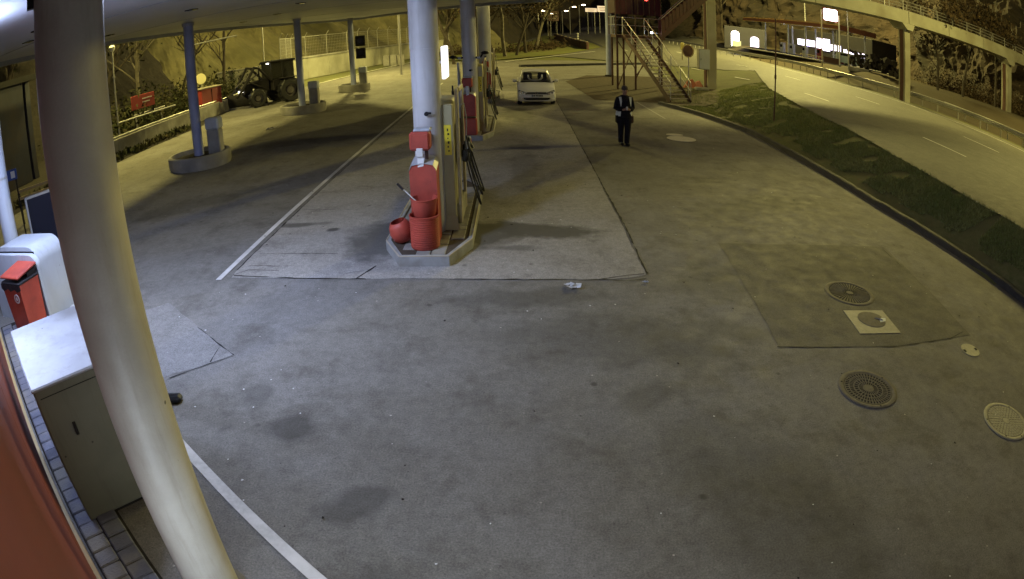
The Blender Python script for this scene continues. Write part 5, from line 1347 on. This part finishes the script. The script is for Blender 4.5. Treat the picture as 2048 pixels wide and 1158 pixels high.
# balustrade of the landing: rails and mesh panels
lr = [(5.75, 35.3), (5.8, 38.2), (9.2, 38.6)]
for (x1, y1), (x2, y2) in list(zip(lr, lr[1:])) :
    for z in (1.1, .6): S_(MB().cyl((x1, y1, PZ + z), (x2, y2, PZ + z), .022, n=6), 'handrail', M['galv'])
    for k in range(5): S_(MB().cyl((lerp(x1, x2, k / 4), lerp(y1, y2, k / 4), PZ), (lerp(x1, x2, k / 4), lerp(y1, y2, k / 4), PZ + 1.1), .02, n=6), 'baluster', M['galv'])
# upper flight, from the landing up to the bridge deck
ua, ub = Vector((8.6, 36.0, PZ)), Vector((8.8, 37.6, PZ)); va, vb = Vector((13.9, 36.9, 7.9)), Vector((14.0, 38.3, 7.9))
for a, c in ((ua, va), (ub, vb)):
    d = (c - a); ln = d.length; rot = Matrix.Rotation(math.atan2(d.y, d.x), 3, 'Z') @ Matrix.Rotation(-math.asin(d.z / ln), 3, 'Y')
    S_(MB().box((a + c) / 2, (ln, .06, .3), rot=rot, bev=.008), 'stringer', M['darkred'])
    S_(MB().cyl(a + Vector((0, 0, 1.1)), c + Vector((0, 0, 1.1)), .024, n=8), 'handrail', M['galv'])
    for k in range(7):
        p = a.lerp(c, k / 6); S_(MB().cyl(p, p + Vector((0, 0, 1.1)), .02, n=6), 'baluster', M['darkred'])
    # side infill sheet, ribbed
    for k in range(22):
        p = a.lerp(c, (k + .5) / 22) + Vector((0, 0, .55)); S_(MB().box(p, (.21, .02, .8), rz=math.atan2(d.y, d.x)), 'infill_slat', M['darkred'])
for k in range(1, 26):
    u = k / 26; p = ua.lerp(va, u); q = ub.lerp(vb, u); S_(MB().box((p + q) / 2, (.25, (q - p).length - .04, .03), bev=.004), 'tread', M['rust'])
# tall screens round the landing (red backlight put into their colour), 2.6 m high
for (x1, y1, x2, y2, nn) in ((5.8, 38.25, 9.2, 38.65, 9), (5.72, 35.35, 5.78, 38.2, 7)):
    for k in range(nn):
        x, y = lerp(x1, x2, (k + .5) / nn), lerp(y1, y2, (k + .5) / nn); a = math.atan2(y2 - y1, x2 - x1); w = math.hypot(x2 - x1, y2 - y1) / nn
        S_(MB().box((x, y, PZ + 2.6), (w - .03, .015, 2.6), rz=a), 'screen', M['screen'])
for z in (3.9, 2.6): S_(MB().cyl((5.8, 38.2, PZ + z), (9.2, 38.6, PZ + z), .025, n=6), 'screen_rail', M['beige'])
for x, y in ((5.8, 38.2), (7.5, 38.4), (9.2, 38.6), (5.75, 35.3)): S_(MB().cyl((x, y, PZ), (x, y, PZ + 4.0), .035, n=8), 'screen_post', M['darkred'])
# stair lights
t = thing('stair_lamp', (8.0, 36.0, PZ + .22), 'small bluish white lamp low on the stair landing', 'lamp')
MB().lathe([(.01, -.06), (.06, -.04), (.07, 0), (.05, .05), (.01, .06)], 14).build('bulb', glow('bulb', (.85, .82, 1.0), 9), t, smooth=True)
MB().box((.22, 0, -.02), (.36, .03, .03)).build('arm', M['galv'], t)
lamp('stair_lamp_light', (8.0, 35.85, PZ + .22), 12, COOL, .06)
t = thing('red_signal', (7.75, 36.1, PZ + 2.25), 'red signal lamp high on the stair tower', 'signal')
MB().box((0, .05, 0), (.3, .1, .34), bev=.03).build('housing', M['black'], t)
MB().cyl((0, 0, 0), (0, -.03, 0), .11, n=16).build('lens', M['redglow'], t)
lamp('red_signal_light', (7.75, 35.6, PZ + 2.25), 28, (1, .05, .03), .1)

# ================================================================== FOOTBRIDGE
YB = 38.5
t = thing('footbridge', (30, YB, 7.5), 'long pale concrete footbridge with railings crossing above the road', 'bridge')
bo_ = Vector((30, YB, 7.5))
def B_(b, name, m, smooth=False, parent=t): return b.build(name, m, parent, origin=bo_, loc=(0, 0, 0), smooth=smooth)
def deck_z(x): return 6.85 + .30 * ss((x - 14) / 20) + (.1 * ss((x - 30) / 15))
segx = [12.6, 20.7, 29.9, 34.9, 40, 46, 56, 68]
for a, c in zip(segx, segx[1:]):
    z0, z1 = deck_z(a), deck_z(c); g = .03
    b = MB(); b.add([(a + g, YB, z0), (c - g, YB, z1), (c - g, YB + 2.4, z1), (a + g, YB + 2.4, z0), (a + g, YB, z0 + 1.0), (c - g, YB, z1 + 1.0), (c - g, YB + 2.4, z1 + 1.0), (a + g, YB + 2.4, z0 + 1.0)],
                    [(3, 2, 1, 0), (4, 5, 6, 7), (0, 1, 5, 4), (1, 2, 6, 5), (2, 3, 7, 6), (3, 0, 4, 7)]); B_(b, 'deck_segment', M['bridge'])
    for yy in (YB + .12, YB + 2.28):
        for hh in (1.75, 1.5, 1.25): B_(MB().cyl((a, yy, z0 + hh), (c, yy, z1 + hh), .028, n=6), 'rail', M['rail'])
x = 13.0
while x < 67:
    for yy in (YB + .12, YB + 2.28): B_(MB().box((x, yy, deck_z(x) + 1.38), (.07, .07, .8)), 'rail_post', M['rail'])
    x += 2.05
for k, (x, w) in enumerate(((12.75, .62), (29.95, .62), (44.8, .8))):
    zg = T(x, YB) - .1 if x < 40 else 2.2
    t2 = thing('bridge_pillar', (x, YB + .9, zg), ['square bridge pillar beside the foot of the steel stair, grey box on it', 'bridge pillar standing behind the guardrail across the road', 'bridge pillar at the far right by the dark cliff'][k], 'pillar', 'square concrete bridge pillars')
    top = deck_z(x) - zg
    MB().box((0, 0, (top - .5) / 2), (w, 1.0, top - .5), bev=.03).build('shaft', M['bridge'], t2)
    MB().box((-w / 2 - .02 + (.0), 0, (top - .5) / 2), (.04, .5, top - .6)).build('recess_strip', M['rust'], t2)
    MB().add([(-w / 2, -.95, top - .5), (w / 2, -.95, top - .5), (w / 2, 1.1, top - .5), (-w / 2, 1.1, top - .5), (-w / 2 - .5, -.88, top - .01), (w / 2 + .3, -.88, top - .01), (w / 2 + .3, 1.3, top - .01), (-w / 2 - .5, 1.3, top - .01)], [(3, 2, 1, 0), (4, 5, 6, 7), (0, 1, 5, 4), (1, 2, 6, 5), (2, 3, 7, 6), (3, 0, 4, 7)]).build('capital', M['bridge'], t2)
t = thing('junction_box', (12.1, YB + .35, 1.95), 'pale metal box fixed to the first bridge pillar', 'box')
MB().box((0, 0, 0), (.78, .5, 1.35), bev=.02).build('body', M['galv'], t)
MB().box((0, -.26, 0), (.70, .02, 1.25), bev=.005).build('door', M['white'], t)
MB().box((-.25, -.275, 0), (.03, .02, .12)).build('handle', M['black'], t)
t = thing('stone_block', (11.6, 37.6, 0), 'low pale stone block at the foot of the first bridge pillar', 'block')
MB().box((0, 0, .1), (.9, .5, .2), bev=.05).build('block', M['conc'], t)
d = ray(1377, 188); k_ = 34; px_, py_ = d.x / d.y * k_, k_
t = thing('disc_sign', (px_, py_, 0), 'dark round sign seen edge-on and half turned, between stair and pillar', 'sign', None, -.75)
MB().cyl((0, 0, 0), (0, 0, 2.9), .035, n=8).build('post', M['galv'], t)
MB().cyl((0, -.04, 2.55), (0, -.06, 2.55), .38, n=32).build('disc', M['rust'], t)
MB().lathe([(.32, 0), (.38, 0), (.38, .006), (.32, .006)], 32).build('border', M['tan'], t, loc=(0, -.062, 2.55)).rotation_euler = (math.pi / 2, 0, 0)
gx, gy = G(1378, 172)
for k, (dx, dy, s_) in enumerate(((-.3, .0, 1), (.35, .5, .8))):
    t = thing('orange_barrier', (gx + dx, gy + dy - 1.5, 0), ['orange plastic barrier piece lying by the round sign', 'smaller orange plastic barrier piece lying behind the other'][k], 'barrier', 'orange barrier pieces', .4 * k)
    MB().add([(-.5 * s_, -.2, 0), (.5 * s_, -.2, 0), (.5 * s_, .2, 0), (-.5 * s_, .2, 0), (-.2 * s_, -.08, .5 * s_), (.1 * s_, -.08, .6 * s_), (.1 * s_, .08, .6 * s_), (-.2 * s_, .08, .5 * s_)], [(3, 2, 1, 0), (4, 5, 6, 7), (0, 1, 5, 4), (1, 2, 6, 5), (2, 3, 7, 6), (3, 0, 4, 7)]).build('body', M['orange'], t)
    MB().box((0, -.15, .03), (.9 * s_, .1, .06)).build('base_bar', M['tan'], t)

# ================================================================== GUARDRAILS
def guardrail(pts, label, posts=2.0, zt=.80, cat='guardrail', grp=None):
    P = dense(pts, posts); c = P[len(P) // 2]; o_ = Vector((*c, T(*c))); t = thing('guardrail', tuple(o_), label, cat, grp)
    for i, ((x1, y1), (x2, y2)) in enumerate(zip(P, P[1:])):
        z1, z2 = T(x1, y1), T(x2, y2); d = Vector((x2 - x1, y2 - y1, 0)).normalized(); nn = Vector((d.y, -d.x, 0)) * (-1 if (d.y * x1) < 0 else 1)
        nn = Vector((-d.y, d.x, 0)); 
        if nn.x > 0: nn = -nn
        b = MB(); prof = [(0, .28), (.045, .22), (.045, .18), (.0, .14), (.045, .10), (.045, .06), (0, .0)]
        vs = [tuple(Vector((x1, y1, z1 + zt - .28 + h)) + nn * u) for u, h in prof] + [tuple(Vector((x2, y2, z2 + zt - .28 + h)) + nn * u) for u, h in prof]
        b.add(vs, [(k, k + 1, 7 + k + 1, 7 + k) for k in range(6)]); b.build('beam', M['rail'], t, origin=o_, loc=(0, 0, 0))
        MB().cyl((x1, y1, z1 + zt + .04), (x2, y2, z2 + zt + .04), .04, n=8).build('top_tube', M['rail'], t, origin=o_, loc=(0, 0, 0))
        MB().box((x1 - nn.x * .06, y1 - nn.y * .06, z1 + zt / 2), (.1, .06, zt), rz=math.atan2(d.y, d.x)).build('post', M['galv'], t, origin=o_, loc=(0, 0, 0))
    return t
gpx = [(2046, 272), (1960, 235), (1880, 205), (1800, 178), (1740, 160), (1680, 146), (1600, 127), (1540, 115), (1480, 105), (1440, 98), (1390, 88), (1330, 78)]
gp = []
for p in gpx:
    d = ray(*p); tt_ = 5
    while tt_ < 250:
        x, y, z = d.x * tt_, d.y * tt_, CAM_H + d.z * tt_
        if z <= T(x, y) + .72: break
        tt_ *= 1.003
    gp.append((x, y))
print('guard', [tuple(round(v, 1) for v in p) for p in gp])
gp = [(30.3, 4)] + [(min(x, 31.2), y) if y < 60 else (x, y) for x, y in gp]
guardrail(gp, 'long steel guardrail on the far side of the road')
gp2 = [(x + .9, y) for x, y in gp if y < 42]
guardrail(gp2, 'second steel guardrail close behind the first at the right', zt=.72)
def at_d(px, py, D, dz=0):
    d = ray(px, py); h = math.hypot(d.x, d.y); return Vector((d.x / h * D, d.y / h * D, CAM_H + d.z / h * D + dz))
q1, q2 = at_d(1935, 203, 55), at_d(2048, 246, 46)
t = thing('bank_rail', tuple((q1 + q2) / 2), 'double pipe railing on the dark bank at the far right', 'railing'); o_ = (q1 + q2) / 2
for dz in (0, -.35): MB().cyl(q1 + Vector((0, 0, dz)), q2 + (q2 - q1) * .4 + Vector((0, 0, dz)), .05, n=8).build('rail', M['rail'], t, origin=o_, loc=(0, 0, 0))
for k in range(6): p = q1.lerp(q2, k / 4); MB().cyl(p, p + Vector((0, 0, -1.4)), .045, n=8).build('post', M['galv'], t, origin=o_, loc=(0, 0, 0))
gx, gy = GT(1710, 162)
t = thing('concrete_step', (gx + 2.5, gy + 3, 2.2), 'pale concrete block on the bank behind the guardrail', 'block')
MB().box((0, 0, .1), (2.6, .8, .5), rz=-.9, bev=.05).build('block', M['conc'], t)

M['hallm'] = noisy('hall_wall', (.035, .034, .042), (.026, .025, .032), 1, .8)
# ================================================================== PETROL STATION ACROSS THE ROAD
zs = 2.35
e0 = Vector((33.5, 86.5, 0)); e1 = Vector((36.9, 62.6, 0)); ed = (e1 - e0).normalized(); en = Vector((-ed.y, ed.x, 0)); 
if en.x < 0: en = -en
ea = math.atan2(ed.y, ed.x)
ps = thing('petrol_station', tuple(e0.lerp(e1, .5) + Vector((0, 0, zs))), 'lit petrol station with a long flat red edged canopy across the road', 'petrol station'); po_ = e0.lerp(e1, .5) + Vector((0, 0, zs))
def P_(b, name, m, smooth=False, parent=ps): return b.build(name, m, parent, origin=po_, loc=(0, 0, 0), smooth=smooth)
LN = (e1 - e0).length
def E(u, v, z): p = e0 + ed * (u * LN) + en * v; return Vector((p.x, p.y, z))
P_(MB().box(E(.5, 3.2, 6.85), (LN, 6.4, .12), rz=ea), 'canopy_deck', M['fascia'])
P_(MB().box(E(.5, -.05, 6.72), (LN, .12, .62), rz=ea), 'canopy_fascia', M['st_fascia'])
P_(MB().box(E(.5, -.13, 6.95), (LN + .1, .06, .10), rz=ea), 'canopy_trim', M['tan'])
P_(MB().box(E(.5, -.13, 6.47), (LN + .1, .06, .08), rz=ea), 'canopy_trim', M['tan'])
P_(MB().box(E(1.0, 3.2, 6.72), (.12, 6.4, .62), rz=ea), 'canopy_fascia', M['st_fascia'])
for u in (.16, .42, .60, .90):
    P_(MB().cyl(E(u, 1.5, zs - .3), E(u, 1.5, 6.6), .13, n=12), 'canopy_column', M['white'], True)
    P_(MB().cyl(E(u, 6.5, zs - .3), E(u, 6.5, 6.6), .13, n=12), 'canopy_column', M['white'], True)
P_(MB().box(E(.42, 11, zs + 2.0), (LN * .9, 5, 4.0), rz=ea, bev=.03), 'shop', M['black'])
for (u, w, z, h) in ((.17, 3.2, 2.5, .9), (.27, 3.0, 2.5, .9), (.385, 3.6, 2.6, 1.7), (.52, 2.5, 2.4, .8), (.64, 1.8, 2.1, .65), (.74, 3.2, 2.0, .6)):
    P_(MB().box(E(u, 8.45, zs + z - .4), (w, .06, h), rz=ea), 'shop_window', M['violetglow'])
for u in (.2, .31, .45, .6, .8):
    pm_ = P_(MB().box(E(u, 4.0, zs + .75), (.9, .5, 1.6), rz=ea, bev=.04), 'pump', M['white' if u < .5 else 'signred'])
    P_(MB().box(E(u, 3.73, zs + 1.1), (.6, .03, .4), rz=ea), 'pump_display', M['glassdark'], parent=pm_)
P_(MB().box(E(.5, 4.2, zs + .02), (LN * 1.05, 12, .12), rz=ea), 'forecourt_slab', M['conc'])
P_(MB().box(E(.80, -.8, zs + .5), (5.5, .06, .08), rz=ea), 'barrier_rail', M['beige'])
for k in range(4): P_(MB().box(E(.80 - .09 + k * .05, -.8, zs + .2), (.08, .08, .7), rz=ea), 'barrier_post', M['beige'])
for u, pw in ((.2, 300), (.5, 300), (.78, 200)):
    f_ = P_(MB().box(E(u, 4.0, 6.72), (1.2, .5, .08), rz=ea), 'canopy_light', M['coolglow'])
    lamp('canopy_light', E(u, 4.0, 6.6), pw * LP_S, (.78, .74, 1.0), .25)
# wash hall at the left end with arched bright openings
wc = at_d(1484, 72, 98)
t = thing('wash_hall', (wc.x + 1.0, wc.y + 1, zs), 'white wash hall with two bright arched openings left of the station canopy', 'building', None, -.35)
MB().box((0, 2.5, 1.4), (7, 5, 3.6), bev=.05).build('hall', M['hallm'], t)
def arch(x, w, h, m): 
    pts = [(x - w / 2, 0), (x + w / 2, 0)] + [(x + w / 2 * math.cos(math.pi * i / 8), h - w / 3 + w / 3 * math.sin(math.pi * i / 8)) for i in range(9)]
    slab_xz(MB(), pts, -.08, .02).build('opening', m, t)
arch(-1.7, 1.3, 2.5, M['whiteglow']); arch(1.5, 1.4, 1.9, M['violetglow'])
MB().box((-1.5, -.12, .4), (1.5, .06, 1.0)).build('lower_panel', M['white'], t)
lamp('wash_hall_light', (wc.x - .5, wc.y - 1.6, zs + 1.6), 200 * LP_S, (.8, .78, 1.0), .4)
# road-side sign of the station on two legs
sp_ = at_d(1661, 30, 66); sl = at_d(1645, 126, 66); sr_ = at_d(1677, 130, 66)
t = thing('station_sign', (sp_.x, sp_.y, 2.35), 'glowing white and red station sign high on two thin legs', 'sign', None, -.5)
MB().box((0, 0, sp_.z - 2.35), (1.6, .3, 1.25), bev=.25).build('sign_box', M['whiteglow'], t)
MB().box((0, .17, sp_.z - 2.35), (1.75, .1, 1.4), bev=.04).build('backing', M['signred'], t)
for sx in (-1.08, .95): MB().box((sx, .05, 2.6), (.16, .16, 5.5 if sx > 0 else 6.2), bev=.02).build('leg', M['signwhite'] if sx > 0 else M['beige'], t)
MB().box((0, .05, .35), (1.9, .12, .7)).build('price_board', M['darkred'], t)
MB().box((0, .05, .02), (2.3, .4, .12)).build('foot', M['conc'], t)
lamp('station_sign_glow', (sp_.x - .4, sp_.y - 1.2, sp_.z + .1), 60 * LP_S, (1.0, .35, .3), .3)
# van under the canopy edge
vc = at_d(1700, 110, 76)
t = thing('parked_van', (vc.x, vc.y, zs), 'pale blue car parked at the right end of the opposite station', 'car', None, -1.2)
prof = [(-2, .3), (2, .3), (2.05, .8), (1.2, 1.0), (.6, 1.5), (-1.4, 1.55), (-1.95, 1.0)]
slab_xz(MB(), prof, -.85, .85).build('body', mat('pale_blue_paint', (.3, .38, .45), .35), t)
MB().box((-.3, 0, 1.27), (1.6, 1.72, .34), bev=.05).build('windows', M['glassdark'], t)
for x in (-1.25, 1.3):
    for y in (-.8, .8): MB().cyl((x, y - .1, .32), (x, y + .1, .32), .32, n=16).build('wheel', M['blackp'], t)
b = MB(); rr = random.Random(4)
for k in range(60):
    p = at_d(1700 + k * 1.6 + rr.uniform(-4, 4), 112 + k * .5 + rr.uniform(-14, 10), 70 - k * .2); s_ = rr.uniform(.25, .7)
    b.box(p, (s_, s_ * .8, s_ * .7), rot=Matrix.Rotation(rr.uniform(0, 3), 3, (rr.random(), rr.random(), rr.random() + .1)))
tag(b.build('rubble_slope', M['darksoil']), 'loose rock rubble behind the opposite station', 'rocks', kind='stuff')

# ================================================================== FAR ROAD: lamps, signs, barriers
def far_lamp(px, py, D, label, heads=1, on=True):
    p = at_d(px, py, D); zg = T(p.x, p.y); t = thing('far_street_lamp', (p.x, p.y, zg), label, 'street lamp', 'street lamps along the far road'); h = p.z - zg
    MB().cyl((0, 0, 0), (0, 0, h), .14, .09, 8).build('pole', M['galv'], t)
    for s in ((-1, 1) if heads == 2 else (1,)):
        MB().tube([(0, 0, h - .2), (s * .6, 0, h + .15), (s * 1.1, 0, h + .1)], .06, 6).build('arm', M['galv'], t)
        MB().box((s * 1.2, 0, h + .05), (1.0, .45, .2), bev=.08).build('lamp_head', M['lampglow'], t)
    return t
far_lamp(1076, 22, 120, 'single far street lamp, leftmost, before the dark wood')
far_lamp(1095, 28, 150, 'far street lamp above the dark square sign')
far_lamp(1139, 14, 165, 'bright far street lamp left of the double armed one')
far_lamp(1158, 10, 170, 'far street lamp between the bright one and the double armed one')
far_lamp(1183, 6, 190, 'far double armed street lamp above the yellow sign', 2)
far_lamp(1124, 22, 175, 'faint far street lamp between two brighter ones')
def far_sign(px, py, D, w, h, m, label, hz=None):
    p = at_d(px, py, D); zg = T(p.x, p.y); t = thing('road_sign', (p.x, p.y, zg), label, 'road sign', None, -.1); hh = p.z - zg
    MB().box((0, 0, hh), (w, .1, h), bev=.02).build('board', m, t)
    for k in range(3): MB().box((0, -.06, hh + h * (.25 - .25 * k)), (w * (.8 - .15 * k), .01, h * .09)).build('text_line', M['beige'], t.children[0])
    for sx in (-w * .3, w * .3): MB().box((sx, .08, hh / 2 - .2), (.1, .1, hh)).build('leg', M['galv'], t)
far_sign(1182, 20, 160, 2.9, 1.0, M['signglow'], 'small lit yellowish road sign under the double armed lamp')
far_sign(1205, 18, 160, 2.6, 1.6, M['signglow'], 'lit pinkish road sign just left of the blue mast')
far_sign(1107, 32, 150, 2.4, 2.4, M['brownsign'], 'dull brown square road sign at the edge of the dark wood')
far_sign(1115, 17, 200, 2.6, 2.0, M['navy'], 'dark blue road sign behind the brown one')
p = at_d(1155, 48, 130); t = thing('marker_post', (p.x, p.y, T(p.x, p.y)), 'white reflective marker post on the far road', 'marker'); 
for k in range(3): MB().box((0, 0, .35 + k * .5), (.45, .3, .36), bev=.12).build('reflector', M['signwhite'], t)
MB().box((0, .1, .6), (.1, .1, 1.3)).build('post', M['galv'], t)
p = at_d(1364, 62, 70); t = thing('marker_post', (p.x, p.y, T(p.x, p.y)), 'yellow marker post in front of the amber rock face', 'marker')
MB().box((0, 0, 1.6), (.4, .2, .8), bev=.05).build('reflector', M['yellowp'], t); MB().box((0, .08, .8), (.12, .1, 1.8)).build('post', M['beige'], t)
# dark barrier blocks at the island edge
bp0, bp1 = at_d(1168, 76, 96), at_d(1112, 58, 130)
for k in range(7):
    p = bp0.lerp(bp1, k / 6); zg = T(p.x, p.y)
    t = thing('barrier_block', (p.x, p.y, zg), ['dark red barrier block nearest in the far row, by the road', 'second dark red barrier block of the far row', 'third dark red barrier block of the far row', 'fourth dark red barrier block of the far row', 'fifth dark red barrier block of the far row', 'sixth dark red barrier block of the far row', 'last dark red barrier block of the far row, by the wood'][k], 'barrier', 'dark red barrier blocks on the far road', math.atan2(bp1.y - bp0.y, bp1.x - bp0.x))
    MB().box((0, 0, .55), (5.6, .5, 1.3), bev=.12).build('block', M['darkred'], t); MB().box((0, 0, 1.22), (5.4, .3, .05)).build('cap', M['beige'], t)
p = GT(1200, 96); ribbon('kerb_strip', dense([GT(1170, 80), GT(1190, 88), GT(1206, 96)], 1), .5, .12, M['kerb'], zf=T)

# ================================================================== TREES
def tree(x, y, z, h, label, seed, m=M['bark'], leaf=None, grp='bare trees on the slopes', spread=.35, leaves=0, r0=None):
    r_ = random.Random(seed); t = thing('tree', (x, y, z), label, 'tree', grp); b = MB(); tips = []
    def br(p, d, ln, r, dep):
        pts = [p]; q = p.copy(); dd = d.copy(); n = 4
        for k in range(n):
            dd = (dd + Vector((r_.gauss(0, .13), r_.gauss(0, .13), .05))).normalized(); q = q + dd * ln / n; pts.append(q.copy())
        b.tube(pts, [lerp(r, r * .55, k / n) for k in range(n + 1)], 7 if dep == 0 else 5)
        if dep < 3:
            for k in range(r_.randint(3, 5) if dep else 8):
                u = r_.uniform(.35, 1); i = min(int(u * n), n - 1); base = pts[i].lerp(pts[i + 1], u * n - i)
                a = r_.uniform(0, 6.28); nd = (dd * .7 + Vector((math.cos(a), math.sin(a), r_.uniform(0, .5))) * (.55 + spread)).normalized()
                br(base, nd, ln * r_.uniform(.35, .55), r * .42, dep + 1)
        else: tips.append(q)
    br(Vector((0, 0, -.3)), Vector((r_.gauss(0, .06), r_.gauss(0, .06), 1)).normalized(), h * .75, r0 or h * .017, 0)
    b.build('trunk', m, t, smooth=False)
    if leaves:
        c = MB()
        for _ in range(leaves):
            q = r_.choice(tips) + Vector((r_.gauss(0, .5), r_.gauss(0, .5), r_.gauss(0, .4))); s_ = r_.uniform(.14, .34)
            v = [Vector((r_.gauss(0, 1), r_.gauss(0, 1), r_.gauss(0, 1))).normalized() * s_ for _ in range(3)]; c.add([tuple(q + w) for w in v], [(0, 1, 2)])
        c.build('crown', leaf, t)
    return t
TL_ = [(-22.5, 33, .3, 9, 'pale leaning birch behind the nearest blue column', M['birch'], 0), (-20.2, 41, .5, 8, 'thin bare tree left of the tractor loader', M['bark'], 0),
       (-25, 31, .8, 10, 'bare tree behind the red billboard', M['bark'], 1200), (-29, 27, 2, 11, 'dark tree right of the near column behind the lamp post', M['bark'], 1800), (-23, 39, .8, 7, 'small bare tree on the slope above the red cabinet', M['bark'], 0),
       (-26, 24, 1, 10, 'dark leafy tree behind the slim lamp post', M['bark'], 2200), (-33, 22, 3, 12, 'tall dark tree farthest left behind the near column', M['bark'], 2200)]
for k, (x, y, z, h, lab, m_, lv_) in enumerate(TL_): tree(x, y, z, h, lab, 20 + k, m_, M['leaf'], leaves=lv_)
wood = [(905, 99, 60), (925, 98, 66), (950, 96, 64), (990, 92, 70), (1010, 90, 72), (1030, 86, 74), (1052, 80, 80), (1070, 74, 90), (1085, 66, 105), (885, 100, 62), (1100, 58, 130)]
wl_ = ['at the left edge of the dark wood, behind the middle column', 'second from the left in the dark wood', 'just left of the farthest silvery column top', 'just right of the farthest silvery column', 'with a pale trunk in the middle of the dark wood', 'right of the pale trunk in the dark wood', 'fourth from the right edge of the dark wood', 'third from the right edge of the dark wood', 'near the right edge of the dark wood below the single lamp', 'behind the nearest column in the dark wood', 'last on the right of the dark wood beside the brown sign']
for k, ((px, py, D), lab) in enumerate(zip(wood, wl_)):
    p = at_d(px, py, D); tree(p.x, p.y + 1.5, T(p.x, p.y) - .2, 11 + (k * 7 % 5), 'bare brown leaved tree ' + lab, 50 + k, M['birch'] if k in (1, 4, 7) else M['bark'], M['leafbrown'], 'trees of the dark wood beyond the forecourt', leaves=1300)
for k, (px, py, D, h, lab) in enumerate([(1875, 195, 56, 9, 'brown leaved tree on the dark bank right of the second bridge pillar'), (1925, 200, 58, 10, 'brown bushy tree on the dark bank at the right'), (1450, 75, 112, 16, 'tall bare tree beside the amber rock face'), (1990, 190, 60, 9, 'dark bare tree below the bridge at the far right')]):
    p = at_d(px, py, D); tree(p.x, p.y, max(1.8, T(p.x, p.y)) - .3, h, lab, 90 + k, M['bark'], M['leafbrown'], 'trees on the right hand slopes', leaves=1500 if k != 2 else 300)

# ================================================================== GRIT ON THE FORECOURT, UNDERGROWTH ON THE SLOPES
def grit(name, n, m, label, seed, smax):
    r_ = random.Random(seed); b = MB()
    for _ in range(n):
        x = r_.uniform(-6, 9); y = 1.2 + r_.random() ** 1.4 * 22
        if x > 8.2: continue
        s_ = r_.uniform(.005, smax) * (1 + y * .05); a = r_.uniform(0, 6.28)
        k = r_.randint(4, 6); b.add([(x + math.cos(a + 6.28 * i / k) * s_ * r_.uniform(.5, 1.2), y + math.sin(a + 6.28 * i / k) * s_ * r_.uniform(.5, 1.2), .0125 + s_ * .2 * (i % 2)) for i in range(k)], [tuple(range(k))])
    tag(b.build(name, m), label, 'grit', kind='stuff')
grit('pale_grit', 190, M['signwhite'], 'tiny pale crumbs scattered over the asphalt', 11, .013)
grit('dark_grit', 150, M['darksoil'], 'small dark crumbs and gum spots scattered over the asphalt', 12, .02)
def undergrowth(name, zone, n, m, label, seed, hmax=1.6):
    r_ = random.Random(seed); b = MB()
    for _ in range(n // 60):
        u = r_.random() * (len(zone) - 1); i = int(u); (x0_, y0_), (x1_, y1_) = zone[i], zone[i + 1]; f = u - i
        cx_, cy_ = lerp(x0_, x1_, f) + r_.gauss(0, 1.2), lerp(y0_, y1_, f) + r_.gauss(0, 1.2); h_ = r_.uniform(.4, hmax); R2 = r_.uniform(.5, 1.5); z0_ = T(cx_, cy_)
        for _ in range(60):
            a = r_.uniform(0, 6.28); q = math.sqrt(r_.random()) * R2; p = Vector((cx_ + math.cos(a) * q, cy_ + math.sin(a) * q, z0_ + r_.random() * h_ * (1.1 - (q / R2) ** 2 * .7))); s_ = r_.uniform(.07, .2)
            v = [Vector((r_.gauss(0, 1), r_.gauss(0, 1), r_.gauss(0, 1))).normalized() * s_ for _ in range(3)]; b.add([tuple(p + w) for w in v], [(0, 1, 2)])
    tag(b.build(name, m), label, 'undergrowth', kind='stuff')
undergrowth('undergrowth', [(-20, 24), (-21, 29), (-21.5, 34), (-21, 39), (-20, 43.5)], 15000, M['leaf'], 'dark undergrowth at the foot of the slope left of the tractor', 21, 2.6)
undergrowth('undergrowth', [(-10, 84), (-6, 82), (-1, 84), (4, 92), (7, 104)], 9000, M['leafbrown'], 'brown undergrowth at the edge of the dark wood beyond the forecourt', 22)
undergrowth('undergrowth', [(47, 58), (48, 48), (49, 38), (52, 26), (55, 12)], 20000, M['leafbrown'], 'brown undergrowth along the foot of the right hand cliff', 23, 3.2)
